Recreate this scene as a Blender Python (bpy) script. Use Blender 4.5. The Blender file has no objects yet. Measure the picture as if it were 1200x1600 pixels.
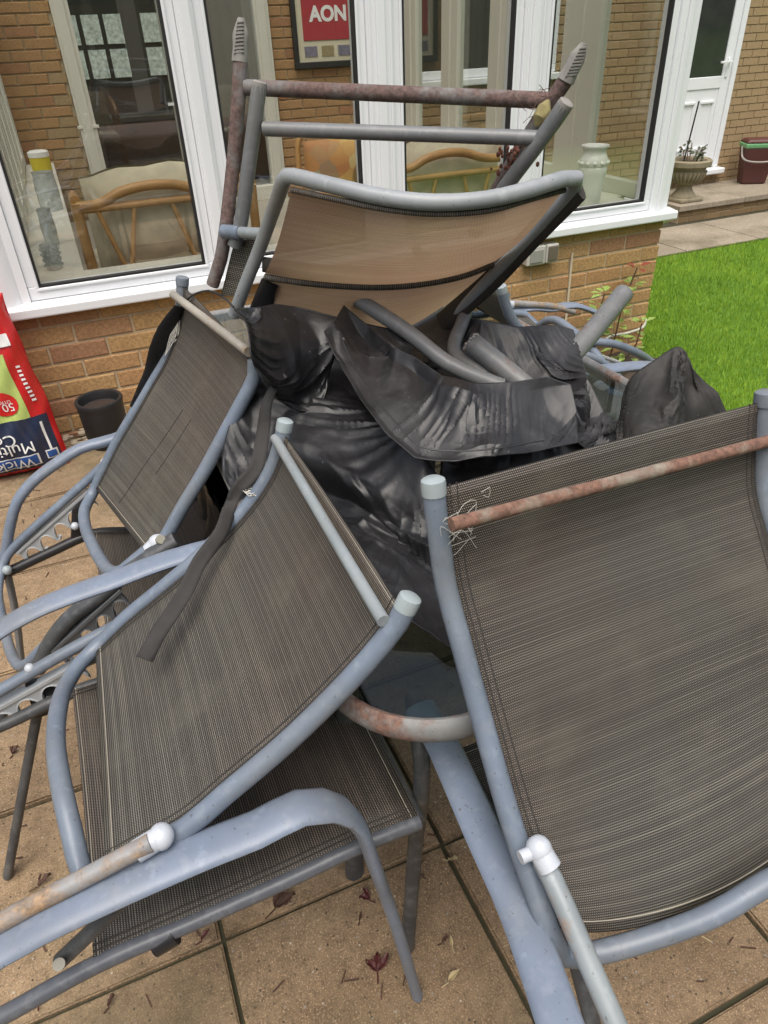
import bpy, bmesh, math, random
import numpy as np
from mathutils import Vector, Matrix
R = math.radians
random.seed(7); rng = np.random.default_rng(7)
scene = bpy.context.scene
col = scene.collection

# ------------------------------------------------------------------ camera
PIT, ROLL, YAW = 0.59625951, 0.04489235, 0.37907304
cyw, syw = math.cos(YAW), math.sin(YAW)
fw = Vector((syw*math.cos(PIT), cyw*math.cos(PIT), -math.sin(PIT)))
r0 = Vector((cyw, -syw, 0)); d0 = fw.cross(r0)
rx = math.cos(ROLL)*r0 + math.sin(ROLL)*d0
dn = -math.sin(ROLL)*r0 + math.cos(ROLL)*d0
cam_d = bpy.data.cameras.new('camera'); cam = bpy.data.objects.new('camera', cam_d); col.objects.link(cam)
m = Matrix((rx, -dn, -fw)).transposed().to_4x4(); m.translation = Vector((.202, -3.01986, 1.37111))
cam.matrix_world = m
cam_d.sensor_fit = 'HORIZONTAL'; cam_d.sensor_width = 36; cam_d.lens = 36*1109.7786/1200
cam_d.clip_start = .02; cam_d.clip_end = 400
scene.camera = cam

# ------------------------------------------------------------------ daylight: bright overcast
world = bpy.data.worlds.new('World'); scene.world = world; world.use_nodes = True
wn = world.node_tree.nodes; wl = world.node_tree.links
for n in list(wn): wn.remove(n)
sky = wn.new('ShaderNodeTexSky'); sky.sky_type = 'NISHITA'; sky.sun_disc = False
SUN_EL, SUN_AZ = R(68), R(205)
sky.sun_elevation = SUN_EL; sky.sun_rotation = SUN_AZ
sky.air_density = 1.0; sky.dust_density = 6.0; sky.ozone_density = 1.0
bg = wn.new('ShaderNodeBackground'); bg.inputs[1].default_value = 0.125
wo = wn.new('ShaderNodeOutputWorld'); hs = wn.new('ShaderNodeHueSaturation'); hs.inputs['Saturation'].default_value = .6; wl.new(sky.outputs[0], hs.inputs['Color']); wl.new(hs.outputs[0], bg.inputs[0]); wl.new(bg.outputs[0], wo.inputs[0])
sd = bpy.data.lights.new('sun', 'SUN'); sd.energy = 1.5; sd.angle = R(50); sd.color = (1, .95, .87)
sun = bpy.data.objects.new('sun', sd); col.objects.link(sun)
sdir = Vector((math.sin(SUN_AZ)*math.cos(SUN_EL), math.cos(SUN_AZ)*math.cos(SUN_EL), math.sin(SUN_EL)))
sun.rotation_euler = (-sdir).to_track_quat('-Z', 'Y').to_euler(); sun.location = sdir*20
vs = scene.view_settings; vs.view_transform = 'Standard'; vs.look = 'None'; vs.gamma = 1; vs.use_curve_mapping = False
vs.exposure = 0.52
scene.render.engine = 'CYCLES'; scene.cycles.max_bounces = 8; scene.cycles.transparent_max_bounces = 16
scene.cycles.use_denoising = True

# ------------------------------------------------------------------ materials
class MT:
    def __init__(s, name, base=(.5, .5, .5), rough=.5, metal=0, spec=.5):
        s.m = bpy.data.materials.new(name); s.m.use_nodes = True
        s.t = s.m.node_tree; s.n = s.t.nodes; s.l = s.t.links
        s.b = s.n['Principled BSDF']; s.out = s.n['Material Output']
        s.b.inputs['Base Color'].default_value = (*base, 1); s.b.inputs['Roughness'].default_value = rough
        s.b.inputs['Metallic'].default_value = metal; s.b.inputs['Specular IOR Level'].default_value = spec
        s.co = s.n.new('ShaderNodeTexCoord')
    def new(s, t, **k):
        n = s.n.new(t)
        for a, v in k.items(): setattr(n, a, v)
        return n
    def noise(s, scale, detail=4, rough=.55, vec=None, stretch=None, dist=0):
        n = s.new('ShaderNodeTexNoise'); n.inputs['Scale'].default_value = scale; n.inputs['Detail'].default_value = detail
        n.inputs['Roughness'].default_value = rough; n.inputs['Distortion'].default_value = dist
        v = vec or s.co.outputs['Object']
        if stretch:
            mp = s.new('ShaderNodeMapping'); mp.inputs['Scale'].default_value = stretch; s.l.new(v, mp.inputs[0]); v = mp.outputs[0]
        s.l.new(v, n.inputs['Vector']); return n.outputs['Fac']
    def ramp(s, f, stops):
        r = s.new('ShaderNodeValToRGB'); e = r.color_ramp.elements
        while len(e) < len(stops): e.new(.5)
        for q, (p, c) in zip(e, stops): q.position = p; q.color = (*c, 1) if len(c) == 3 else c
        s.l.new(f, r.inputs[0]); return r.outputs[0]
    def math(s, op, a, b=None, c=None):
        n = s.new('ShaderNodeMath', operation=op)
        for i, v in enumerate((a, b, c)):
            if v is None: continue
            if isinstance(v, (int, float)): n.inputs[i].default_value = v
            else: s.l.new(v, n.inputs[i])
        return n.outputs[0]
    def mix(s, f, a, b, bt='MIX'):
        n = s.new('ShaderNodeMix', data_type='RGBA', blend_type=bt)
        for i, v in ((0, f), (6, a), (7, b)):
            if isinstance(v, (int, float)): n.inputs[i].default_value = v
            elif isinstance(v, tuple): n.inputs[i].default_value = (*v, 1)
            else: s.l.new(v, n.inputs[i])
        return n.outputs[2]
    def base(s, c): s.l.new(c, s.b.inputs['Base Color'])
    def rough(s, c): s.l.new(c, s.b.inputs['Roughness'])
    def bump(s, h, strength=.3, dist=.002):
        n = s.new('ShaderNodeBump'); n.inputs['Strength'].default_value = strength; n.inputs['Distance'].default_value = dist
        s.l.new(h, n.inputs['Height']); s.l.new(n.outputs[0], s.b.inputs['Normal'])
    def rnd(s):
        return s.new('ShaderNodeObjectInfo').outputs['Random']

def grey(v): return (v, v, v)
def mat_tube(name, basec, rust=0.0, rustc=(.17, .075, .05), rough=.38):
    t = MT(name, basec, rough)
    n1 = t.noise(9, 5); n2 = t.noise(60, 4)
    light = tuple(min(1, c*1.45) for c in basec); dark = tuple(c*.62 for c in basec)
    c = t.mix(n1, dark, light)
    c = t.mix(t.math('MULTIPLY', t.ramp(n2, [(.52, grey(0)), (.72, grey(1))]), .25), c, tuple(.5*x+.25 for x in basec))
    c = t.mix(t.math('MULTIPLY', t.ramp(t.noise(3.5, 6, .6), [(.48, grey(0)), (.66, grey(1))]), .42), c, (.19, .185, .165))
    scf = t.ramp(t.noise(46, 3, .6, stretch=(1, 1, .25)), [(.62, grey(0)), (.66, grey(1))]); c = t.mix(t.math('MULTIPLY', scf, .18), c, tuple(min(1, x*1.7+.05) for x in basec))
    sp = t.ramp(t.noise(170, 2, .5), [(.68, grey(0)), (.76, grey(1))]); c = t.mix(t.math('MULTIPLY', sp, .6), c, (.06, .05, .035))
    # rust: blotches
    n3 = t.math('ADD', t.math('MULTIPLY', t.noise(8, 8, .7), .8), t.math('MULTIPLY', t.noise(75, 6, .75), .2))
    th = .72 - .42*rust
    rm = t.ramp(n3, [(max(0, th-.06), grey(0)), (min(1, th+.05), grey(.92))])
    n4 = t.noise(130, 4, .7)
    rc = t.mix(t.ramp(n4, [(.36, grey(0)), (.64, grey(1))]), tuple(x*.6 for x in rustc), tuple(min(1, x*1.45) for x in rustc))
    c = t.mix(rm, c, rc); t.base(c)
    t.rough(t.math('ADD', rough-.05, t.math('MULTIPLY', t.math('ADD', rm, t.math('MULTIPLY', n1, .35)), .4)))
    t.bump(t.math('ADD', t.math('MULTIPLY', n4, rm), t.math('MULTIPLY', n2, .15)), .35, .0015)
    return t.m
M = {}
M['tube'] = mat_tube('blue grey painted tube', (.145, .178, .228), .06)
M['tube_arm'] = mat_tube('blue grey painted arm', (.165, .202, .268), .0, rough=.38)
M['tube_dark'] = mat_tube('dark grey painted and shaded metal', (.055, .058, .062), .06, rough=.45)
M['tube_grey'] = mat_tube('weathered grey tube', (.15, .155, .16), .18)
M['tube_slate'] = mat_tube('dark slate tube', (.10, .108, .125), .02)
M['tube_light'] = mat_tube('pale weathered tube', (.27, .29, .305), .0)
M['tube_rusty'] = mat_tube('rusted tube', (.17, .165, .16), .66, (.125, .078, .068), .7)
M['bar_rusty'] = mat_tube('rust stained crossbar', (.28, .25, .195), .66, (.17, .085, .06), .6)
M['bar_spot'] = mat_tube('crossbar with rust spots', (.235, .265, .28), .22, (.28, .12, .05))
M['bar_stain'] = mat_tube('lichen stained crossbar', (.30, .28, .24), .30, (.24, .13, .06))
M['rod_rusty'] = mat_tube('rod with orange rust', (.24, .245, .25), .50, (.30, .19, .10))
M['rim'] = mat_tube('weathered table rim', (.2, .205, .205), .40, (.19, .10, .07), .6)
def simple(name, c, rough=.5, nz=0, var=.15, bump=0, spec=.5):
    t = MT(name, c, rough, spec=spec)
    if nz:
        n = t.noise(nz, 5); t.base(t.mix(n, tuple(x*(1-var) for x in c), tuple(min(1, x*(1+var)) for x in c)))
        t.rough(t.math('ADD', rough-.08, t.math('MULTIPLY', n, .2)))
        if bump: t.bump(n, bump, .002)
    return t.m
M['cap'] = simple('pale plastic cap', (.32, .37, .385), .4, 40, .15)
M['knob'] = simple('white plastic knob', (.50, .53, .58), .35, 60, .12)
M['rack'] = simple('light grey plastic rack', (.42, .44, .45), .45, 30, .2)
M['rack_shaded'] = simple('grey plastic rack', (.16, .17, .18), .45, 30, .2)  # darker copy of the rack plastic, shade under the neighbouring arm put in colour
M['rubber'] = simple('worn grey rubber', (.24, .23, .21), .8, 70, .4, .3)
M['clip'] = simple('black plastic', (.02, .02, .022), .4)
M['bolt'] = simple('dull steel bolt', (.26, .25, .20), .4)
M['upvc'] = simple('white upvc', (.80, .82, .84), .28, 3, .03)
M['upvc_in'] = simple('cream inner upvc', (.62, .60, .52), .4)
M['gasket'] = simple('black gasket', (.015, .015, .016), .6)
M['cord'] = simple('black cord', (.03, .03, .03), .6)

def mat_weave(name, dark=(.021, .020, .018), light=(.245, .228, .192), pitch=.0028, cpitch=.0024, transl=0, lmix=1.0, stain=None):
    t = MT(name, dark, .55, spec=.3)
    sep = t.new('ShaderNodeSeparateXYZ'); t.l.new(t.co.outputs['UV'], sep.inputs[0])
    u, v = sep.outputs[0], sep.outputs[1]
    rowi = t.math('FLOOR', t.math('DIVIDE', v, pitch)); rowf = t.math('FRACT', t.math('DIVIDE', v, pitch))
    offs = t.math('MULTIPLY', t.math('MODULO', rowi, 2.0), .5)
    colf = t.math('FRACT', t.math('ADD', t.math('DIVIDE', u, cpitch), offs))
    rb = t.ramp(t.math('ABSOLUTE', t.math('SUBTRACT', rowf, .5)), [(.16, grey(1)), (.34, grey(0))])
    cb = t.ramp(t.math('ABSOLUTE', t.math('SUBTRACT', colf, .5)), [(.20, grey(1)), (.40, grey(0))])
    wn_ = t.new('ShaderNodeTexWhiteNoise', noise_dimensions='1D'); t.l.new(rowi, wn_.inputs['W'])
    # slubs: long streaks along the weft
    cx = t.new('ShaderNodeCombineXYZ'); t.l.new(t.math('MULTIPLY', u, 5.0), cx.inputs[0]); t.l.new(t.math('MULTIPLY', rowi, .61), cx.inputs[1])
    st = t.noise(1.0, 2, .5, vec=cx.outputs[0])
    streak = t.ramp(st, [(.52, grey(0)), (.67, grey(1))])
    solid = t.math('MAXIMUM', cb, t.math('MULTIPLY', streak, t.math('MULTIPLY', wn_.outputs[0], .62)))
    mask = t.math('MULTIPLY', rb, solid)
    mask = t.math('MULTIPLY', mask, t.math('ADD', .62, t.math('MULTIPLY', wn_.outputs[0], .52)))
    big = t.noise(5, 4, .6)
    mask = t.math('MULTIPLY', mask, t.math('ADD', .65*lmix, t.math('MULTIPLY', big, .7*lmix)))
    hue = t.mix(t.ramp(t.noise(2.3, 4), [(.36, grey(0)), (.64, grey(1))]), light, (light[0]*1.0, light[1]*.80, light[2]*.78))
    c = t.mix(mask, dark, hue)
    dust = t.ramp(t.noise(9, 6, .65), [(.52, grey(0)), (.8, grey(1))])
    c = t.mix(t.math('MULTIPLY', dust, .34), c, (.17, .165, .135))
    c = t.mix(t.math('MULTIPLY', t.ramp(t.noise(14, 5, .7), [(.6, grey(0)), (.8, grey(1))]), .45), c, (.035, .032, .026))
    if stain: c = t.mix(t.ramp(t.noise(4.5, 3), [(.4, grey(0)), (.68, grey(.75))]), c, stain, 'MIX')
    t.base(c); t.bump(mask, .5, .0008)
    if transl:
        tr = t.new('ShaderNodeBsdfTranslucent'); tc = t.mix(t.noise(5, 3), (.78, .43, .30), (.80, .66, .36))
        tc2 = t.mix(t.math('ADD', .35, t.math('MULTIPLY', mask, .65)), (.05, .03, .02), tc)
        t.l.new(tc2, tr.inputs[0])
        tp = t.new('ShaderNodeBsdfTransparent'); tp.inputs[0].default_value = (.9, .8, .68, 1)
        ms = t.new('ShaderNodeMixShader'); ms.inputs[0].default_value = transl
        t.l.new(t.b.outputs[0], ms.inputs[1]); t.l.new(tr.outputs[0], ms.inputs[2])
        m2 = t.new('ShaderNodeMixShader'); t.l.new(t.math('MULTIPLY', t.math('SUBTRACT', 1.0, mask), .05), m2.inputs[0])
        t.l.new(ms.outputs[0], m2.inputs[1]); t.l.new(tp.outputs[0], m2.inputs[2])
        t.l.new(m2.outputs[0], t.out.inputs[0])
    return t.m
M['weave'] = mat_weave('brown woven sling')
M['weave_back'] = mat_weave('backlit woven sling', dark=(.17, .12, .095), light=(.45, .29, .215), transl=.55, stain=(.30, .135, .10))  # yarns paler than the other slings, standing in for light from behind
M['weave_dark'] = mat_weave('dark woven sling', light=(.24, .218, .18), pitch=.0034, cpitch=.0028)
M['stitch'] = simple('pale stitching', (.34, .31, .25), .8)
M['hem'] = simple('dark woven hem', (.035, .03, .026), .7, 200, .5)

def mat_cover(name='black waterproof cover', c0=(.010, .010, .0115), c1=(.030, .030, .032), r0=.40, r1=.14):
    t = MT(name, c0, .34, spec=.5)
    d = t.ramp(t.noise(6, 8, .68), [(.42, grey(0)), (.74, grey(1))])
    d2 = t.ramp(t.noise(38, 6, .7), [(.55, grey(0)), (.78, grey(1))])
    geo = t.new('ShaderNodeNewGeometry'); sp = t.new('ShaderNodeSeparateXYZ'); t.l.new(geo.outputs['Normal'], sp.inputs[0])
    dust = t.math('MINIMUM', 1.0, t.math('ADD', t.math('MULTIPLY', d, .75), t.math('MULTIPLY', d2, .5)))
    c = t.mix(dust, c0, c1)
    wh = t.ramp(t.noise(230, 2, .5), [(.735, grey(0)), (.775, grey(1))]); c = t.mix(t.math('MULTIPLY', wh, .45), c, (.34, .33, .28))
    t.base(c); t.rough(t.math('ADD', r0, t.math('MULTIPLY', dust, r1)))
    t.bump(t.math('ADD', t.noise(55, 5, .6), t.math('MULTIPLY', t.noise(1100, 2), .12)), .22, .003); return t.m
M['cover'] = mat_cover()
M['cover_dusty'] = mat_cover('dusty black cover', (.013, .013, .0145), (.062, .061, .064), .38, .24)
M['cover_dull'] = mat_cover('dull black cover', (.014, .013, .0125), (.052, .048, .044), .62, .2)
M['strap'] = simple('dusty black webbing', (.036, .034, .033), .85, 45, .5, .4)

def mat_brick(name, ramp, dark=(.13, .07, .04)):
    t = MT(name, (.4, .24, .1), .88, spec=.25)
    r = t.rnd(); c = t.ramp(r, ramp)
    n = t.noise(16, 6, .65); n2 = t.noise(120, 5, .7)
    c = t.mix(t.math('MULTIPLY', n, .55), c, t.mix(r, (.50, .34, .16), (.38, .22, .11)))
    c = t.mix(t.ramp(n2, [(.3, grey(.55)), (.6, grey(0))]), c, dark)
    crk = t.ramp(t.noise(26, 3, .6, dist=1.2), [(.47, grey(0)), (.5, grey(1)), (.53, grey(0))])
    c = t.mix(t.math('MULTIPLY', crk, .35), c, dark)
    t.base(c); t.bump(t.math('ADD', n2, t.math('MULTIPLY', n, 1.2)), .6, .004); return t.m
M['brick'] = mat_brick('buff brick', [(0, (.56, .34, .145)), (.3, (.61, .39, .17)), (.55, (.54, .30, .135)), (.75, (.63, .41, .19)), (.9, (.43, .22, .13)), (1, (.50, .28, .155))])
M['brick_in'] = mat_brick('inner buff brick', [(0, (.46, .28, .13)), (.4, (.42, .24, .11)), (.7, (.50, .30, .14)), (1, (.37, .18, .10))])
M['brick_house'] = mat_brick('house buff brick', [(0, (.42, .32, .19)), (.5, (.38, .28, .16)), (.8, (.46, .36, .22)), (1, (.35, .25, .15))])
M['mortar'] = simple('mortar', (.50, .40, .26), .95, 60, .3, .5)
M['mortar_house'] = simple('house mortar', (.42, .34, .22), .95, 60, .3, .5)

def mat_slab(name, base, dampc, k=1):
    t = MT(name, base, .85, spec=.3)
    geo = t.new('ShaderNodeNewGeometry'); W = geo.outputs['Position']
    r = t.rnd(); n = t.noise(2.6, 7, .68, vec=W); n2 = t.noise(105, 6, .85); n3 = t.noise(330, 4, .7); n4 = t.noise(30, 6, .75, vec=W)
    c = t.mix(r, tuple(x*.80 for x in base), tuple(x*1.18 for x in base))
    c = t.mix(t.ramp(n, [(.36, grey(.9)), (.60, grey(0))]), c, dampc)
    c = t.mix(t.ramp(n4, [(.34, grey(.6)), (.56, grey(0))]), c, tuple(x*.6 for x in dampc))
    c = t.mix(t.ramp(n2, [(.34, grey(1)), (.47, grey(0))]), c, tuple(x*.25 for x in base))
    c = t.mix(t.ramp(n3, [(.54, grey(0)), (.70, grey(.8))]), c, tuple(min(1, x*1.9) for x in base))
    c = t.mix(t.ramp(n3, [(.30, grey(.7)), (.45, grey(0))]), c, tuple(x*.35 for x in base))
    sp = t.new('ShaderNodeTexVoronoi'); sp.inputs['Scale'].default_value = 130; sp.inputs['Randomness'].default_value = 1; t.l.new(W, sp.inputs['Vector'])
    cr = t.ramp(sp.outputs['Distance'], [(.20, grey(1)), (.36, grey(0))])
    hs = t.new('ShaderNodeSeparateColor'); t.l.new(sp.outputs['Color'], hs.inputs[0])
    c = t.mix(t.math('MULTIPLY', cr, t.math('GREATER_THAN', hs.outputs[0], .80)), c, t.ramp(hs.outputs[1], [(0, (.05, .04, .03)), (.4, (.12, .085, .06)), (.6, (.30, .17, .10)), (.85, (.26, .25, .23)), (1, (.50, .44, .35))]))
    g = t.ramp(t.noise(1.4, 6, .65, vec=W), [(.50, grey(0)), (.68, grey(.7))]); c = t.mix(g, c, (.085, .075, .04))
    t.base(c); t.rough(t.math('ADD', .55, t.math('MULTIPLY', n, .5)))
    t.bump(t.math('ADD', n2, t.math('MULTIPLY', n3, .7)), .55, .003); return t.m
M['slab'] = mat_slab('buff exposed aggregate paving', (.35, .25, .152), (.185, .122, .07))
M['pathslab'] = mat_slab('grey path slab', (.36, .31, .24), (.27, .23, .17))
M['joint'] = simple('dark joint sand', (.045, .042, .022), .95, 60, .5, .6)
M['soil'] = simple('bare soil', (.07, .05, .035), .95, 30, .5, 1)
def mat_grass():
    t = MT('grass blades', (.07, .16, .02), .6, spec=.3)
    n = t.noise(3.2, 6, .7); g = t.new('ShaderNodeTexCoord')
    c = t.mix(t.ramp(n, [(.35, grey(0)), (.65, grey(1))]), (.20, .34, .018), (.30, .45, .036))
    c = t.mix(t.ramp(t.noise(60, 3, .6), [(.4, grey(0)), (.75, grey(.8))]), c, (.27, .44, .06)); c = t.mix(t.ramp(t.noise(.9, 5, .7), [(.40, grey(.45)), (.6, grey(0))]), c, (.085, .20, .016)); t.base(c)
    return t.m
M['grass'] = mat_grass()
M['lawn'] = simple('lawn ground', (.08, .18, .014), .9, 40, .5, .6)
def mat_glass(name, tint=(.965, .975, .96), refl=.12):
    t = MT(name)
    tr = t.new('ShaderNodeBsdfTransparent'); tr.inputs[0].default_value = (*tint, 1)
    gl = t.new('ShaderNodeBsdfGlossy'); gl.inputs['Roughness'].default_value = .015
    geo = t.new('ShaderNodeNewGeometry'); dt = t.new('ShaderNodeVectorMath', operation='DOT_PRODUCT'); t.l.new(geo.outputs['Incoming'], dt.inputs[0]); t.l.new(geo.outputs['Normal'], dt.inputs[1])
    fr = t.math('ADD', refl, t.math('MULTIPLY', 1-refl, t.math('POWER', t.math('SUBTRACT', 1.0, t.math('ABSOLUTE', dt.outputs['Value'])), 5.0)))
    ms = t.new('ShaderNodeMixShader'); t.l.new(fr, ms.inputs[0]); t.l.new(tr.outputs[0], ms.inputs[1]); t.l.new(gl.outputs[0], ms.inputs[2])
    t.l.new(ms.outputs[0], t.out.inputs[0]); return t.m
M['glass'] = mat_glass('window glass')
M['tableglass'] = mat_glass('table glass', (.66, .72, .72), .05)
def mat_vessel():
    t = MT('clear glass', (.85, .9, .88), .03, spec=.6); t.b.inputs['Transmission Weight'].default_value = .55; t.b.inputs['IOR'].default_value = 1.3; t.base(t.mix(t.noise(50, 4), (.5, .55, .52), (.95, .97, .95))); return t.m
M['vessel'] = mat_vessel()
M['darkglass'] = simple('dark reflective glass', (.035, .04, .035), .06, 3, .5)
M['obscure'] = simple('obscured glass', (.11, .115, .105), .25, 40, .5, .5)
M['cane'] = simple('honey cane', (.46, .255, .095), .4, 18, .35)
M['cushion'] = simple('cream cushion', (.60, .54, .40), .9, 14, .35, .5)
def mat_floral():
    t = MT('patterned cushion fabric', (.5, .3, .1), .9)
    v = t.new('ShaderNodeTexVoronoi'); v.inputs['Scale'].default_value = 9; t.l.new(t.co.outputs['Object'], v.inputs['Vector'])
    s = t.new('ShaderNodeSeparateColor'); t.l.new(v.outputs['Color'], s.inputs[0])
    t.base(t.ramp(s.outputs[0], [(0, (.45, .33, .12)), (.3, (.42, .18, .06)), (.5, (.20, .20, .15)), (.7, (.48, .37, .16)), (1, (.30, .13, .07))])); return t.m
M['floral'] = mat_floral()
M['white_cer'] = simple('white ceramic', (.78, .77, .73), .3, 20, .06)
M['black'] = simple('black plastic', (.018, .018, .019), .5, 20, .3)
M['potsoil'] = simple('dark compost', (.035, .022, .016), .95, 60, .5, 1)
M['stone'] = simple('mossy stone', (.26, .225, .15), .95, 14, .45, .8)
M['maroon'] = simple('maroon plastic', (.085, .028, .024), .45, 8, .15)
M['greenbag'] = simple('green liner bag', (.15, .36, .17), .35, 30, .2)
M['bin_handle'] = simple('grey plastic handle', (.30, .28, .25), .5)
M['red'] = simple('red plastic film', (.55, .022, .022), .25, 12, .2)
M['navy'] = simple('navy plastic film', (.022, .030, .062), .25, 12, .3)
M['lime'] = simple('lime green print', (.44, .55, .16), .28, 10, .2)
M['white'] = simple('white print', (.78, .78, .76), .35)
M['bluep'] = simple('blue print', (.02, .09, .33), .35)
M['gravelp'] = simple('gravel print', (.10, .09, .08), .35, 50, .8)
M['pink'] = simple('pink print', (.55, .10, .12), .35, 60, .4)
M['shirt'] = simple('red shirt', (.36, .035, .045), .8, 30, .12)
M['matboard'] = simple('cream mount', (.62, .57, .42), .8)
M['photo'] = simple('small photograph', (.18, .17, .22), .5, 60, .7)
M['gold'] = simple('small plaque', (.30, .24, .13), .5, 60, .4)
M['cream'] = simple('cream wall', (.55, .5, .4), .9)
M['floor_in'] = simple('indoor floor', (.3, .27, .22), .6, 5, .2)
M['wood_dark'] = simple('dark wood', (.028, .028, .026), .5)
M['leaf_rose'] = simple('rose leaf', (.24, .34, .08), .5, 20, .4)
M['urnleaf'] = simple('dark straggly leaf', (.06, .075, .035), .6, 20, .4)
M['stem'] = simple('brown stem', (.10, .055, .035), .7)
M['deadflower'] = simple('dead flower', (.13, .05, .035), .9, 60, .5)
M['leaf_red'] = simple('red young leaf', (.22, .05, .03), .5)
M['dead'] = simple('dead brown leaf', (.075, .035, .022), .7, 30, .5)
M['dead2'] = simple('maroon dead leaf', (.085, .022, .02), .5, 30, .5)
M['dry'] = simple('pale dry leaf', (.42, .34, .19), .8, 30, .3)
M['moss'] = simple('dry leaf and moss', (.26, .22, .10), .95, 60, .6, .8)
M['pebble'] = simple('pale pebble', (.40, .34, .25), .8, 20, .5)
M['cable'] = simple('cream cable', (.62, .55, .40), .5)
M['hose'] = simple('pale hose', (.55, .55, .48), .5)
M['socket'] = simple('grey socket plastic', (.50, .49, .44), .45, 20, .1)
M['socket2'] = simple('grey socket cover', (.30, .295, .27), .35, 20, .1)
M['smoke'] = simple('smoked socket cover', (.14, .115, .09), .3, 20, .2)
M['thread'] = simple('white thread', (.62, .60, .54), .8)
M['yellow'] = simple('yellow plastic', (.62, .5, .04), .5)
M['grn_grey'] = simple('grey green metal', (.12, .15, .15), .5, 10, .2)
M['hedge'] = simple('hedge leaf', (.045, .075, .025), .7, 8, .5)
M['fence'] = simple('brown fence', (.12, .085, .055), .85, 6, .4)
M['poly'] = mat_glass('roof sheet', (.97, .98, .97))

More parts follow.
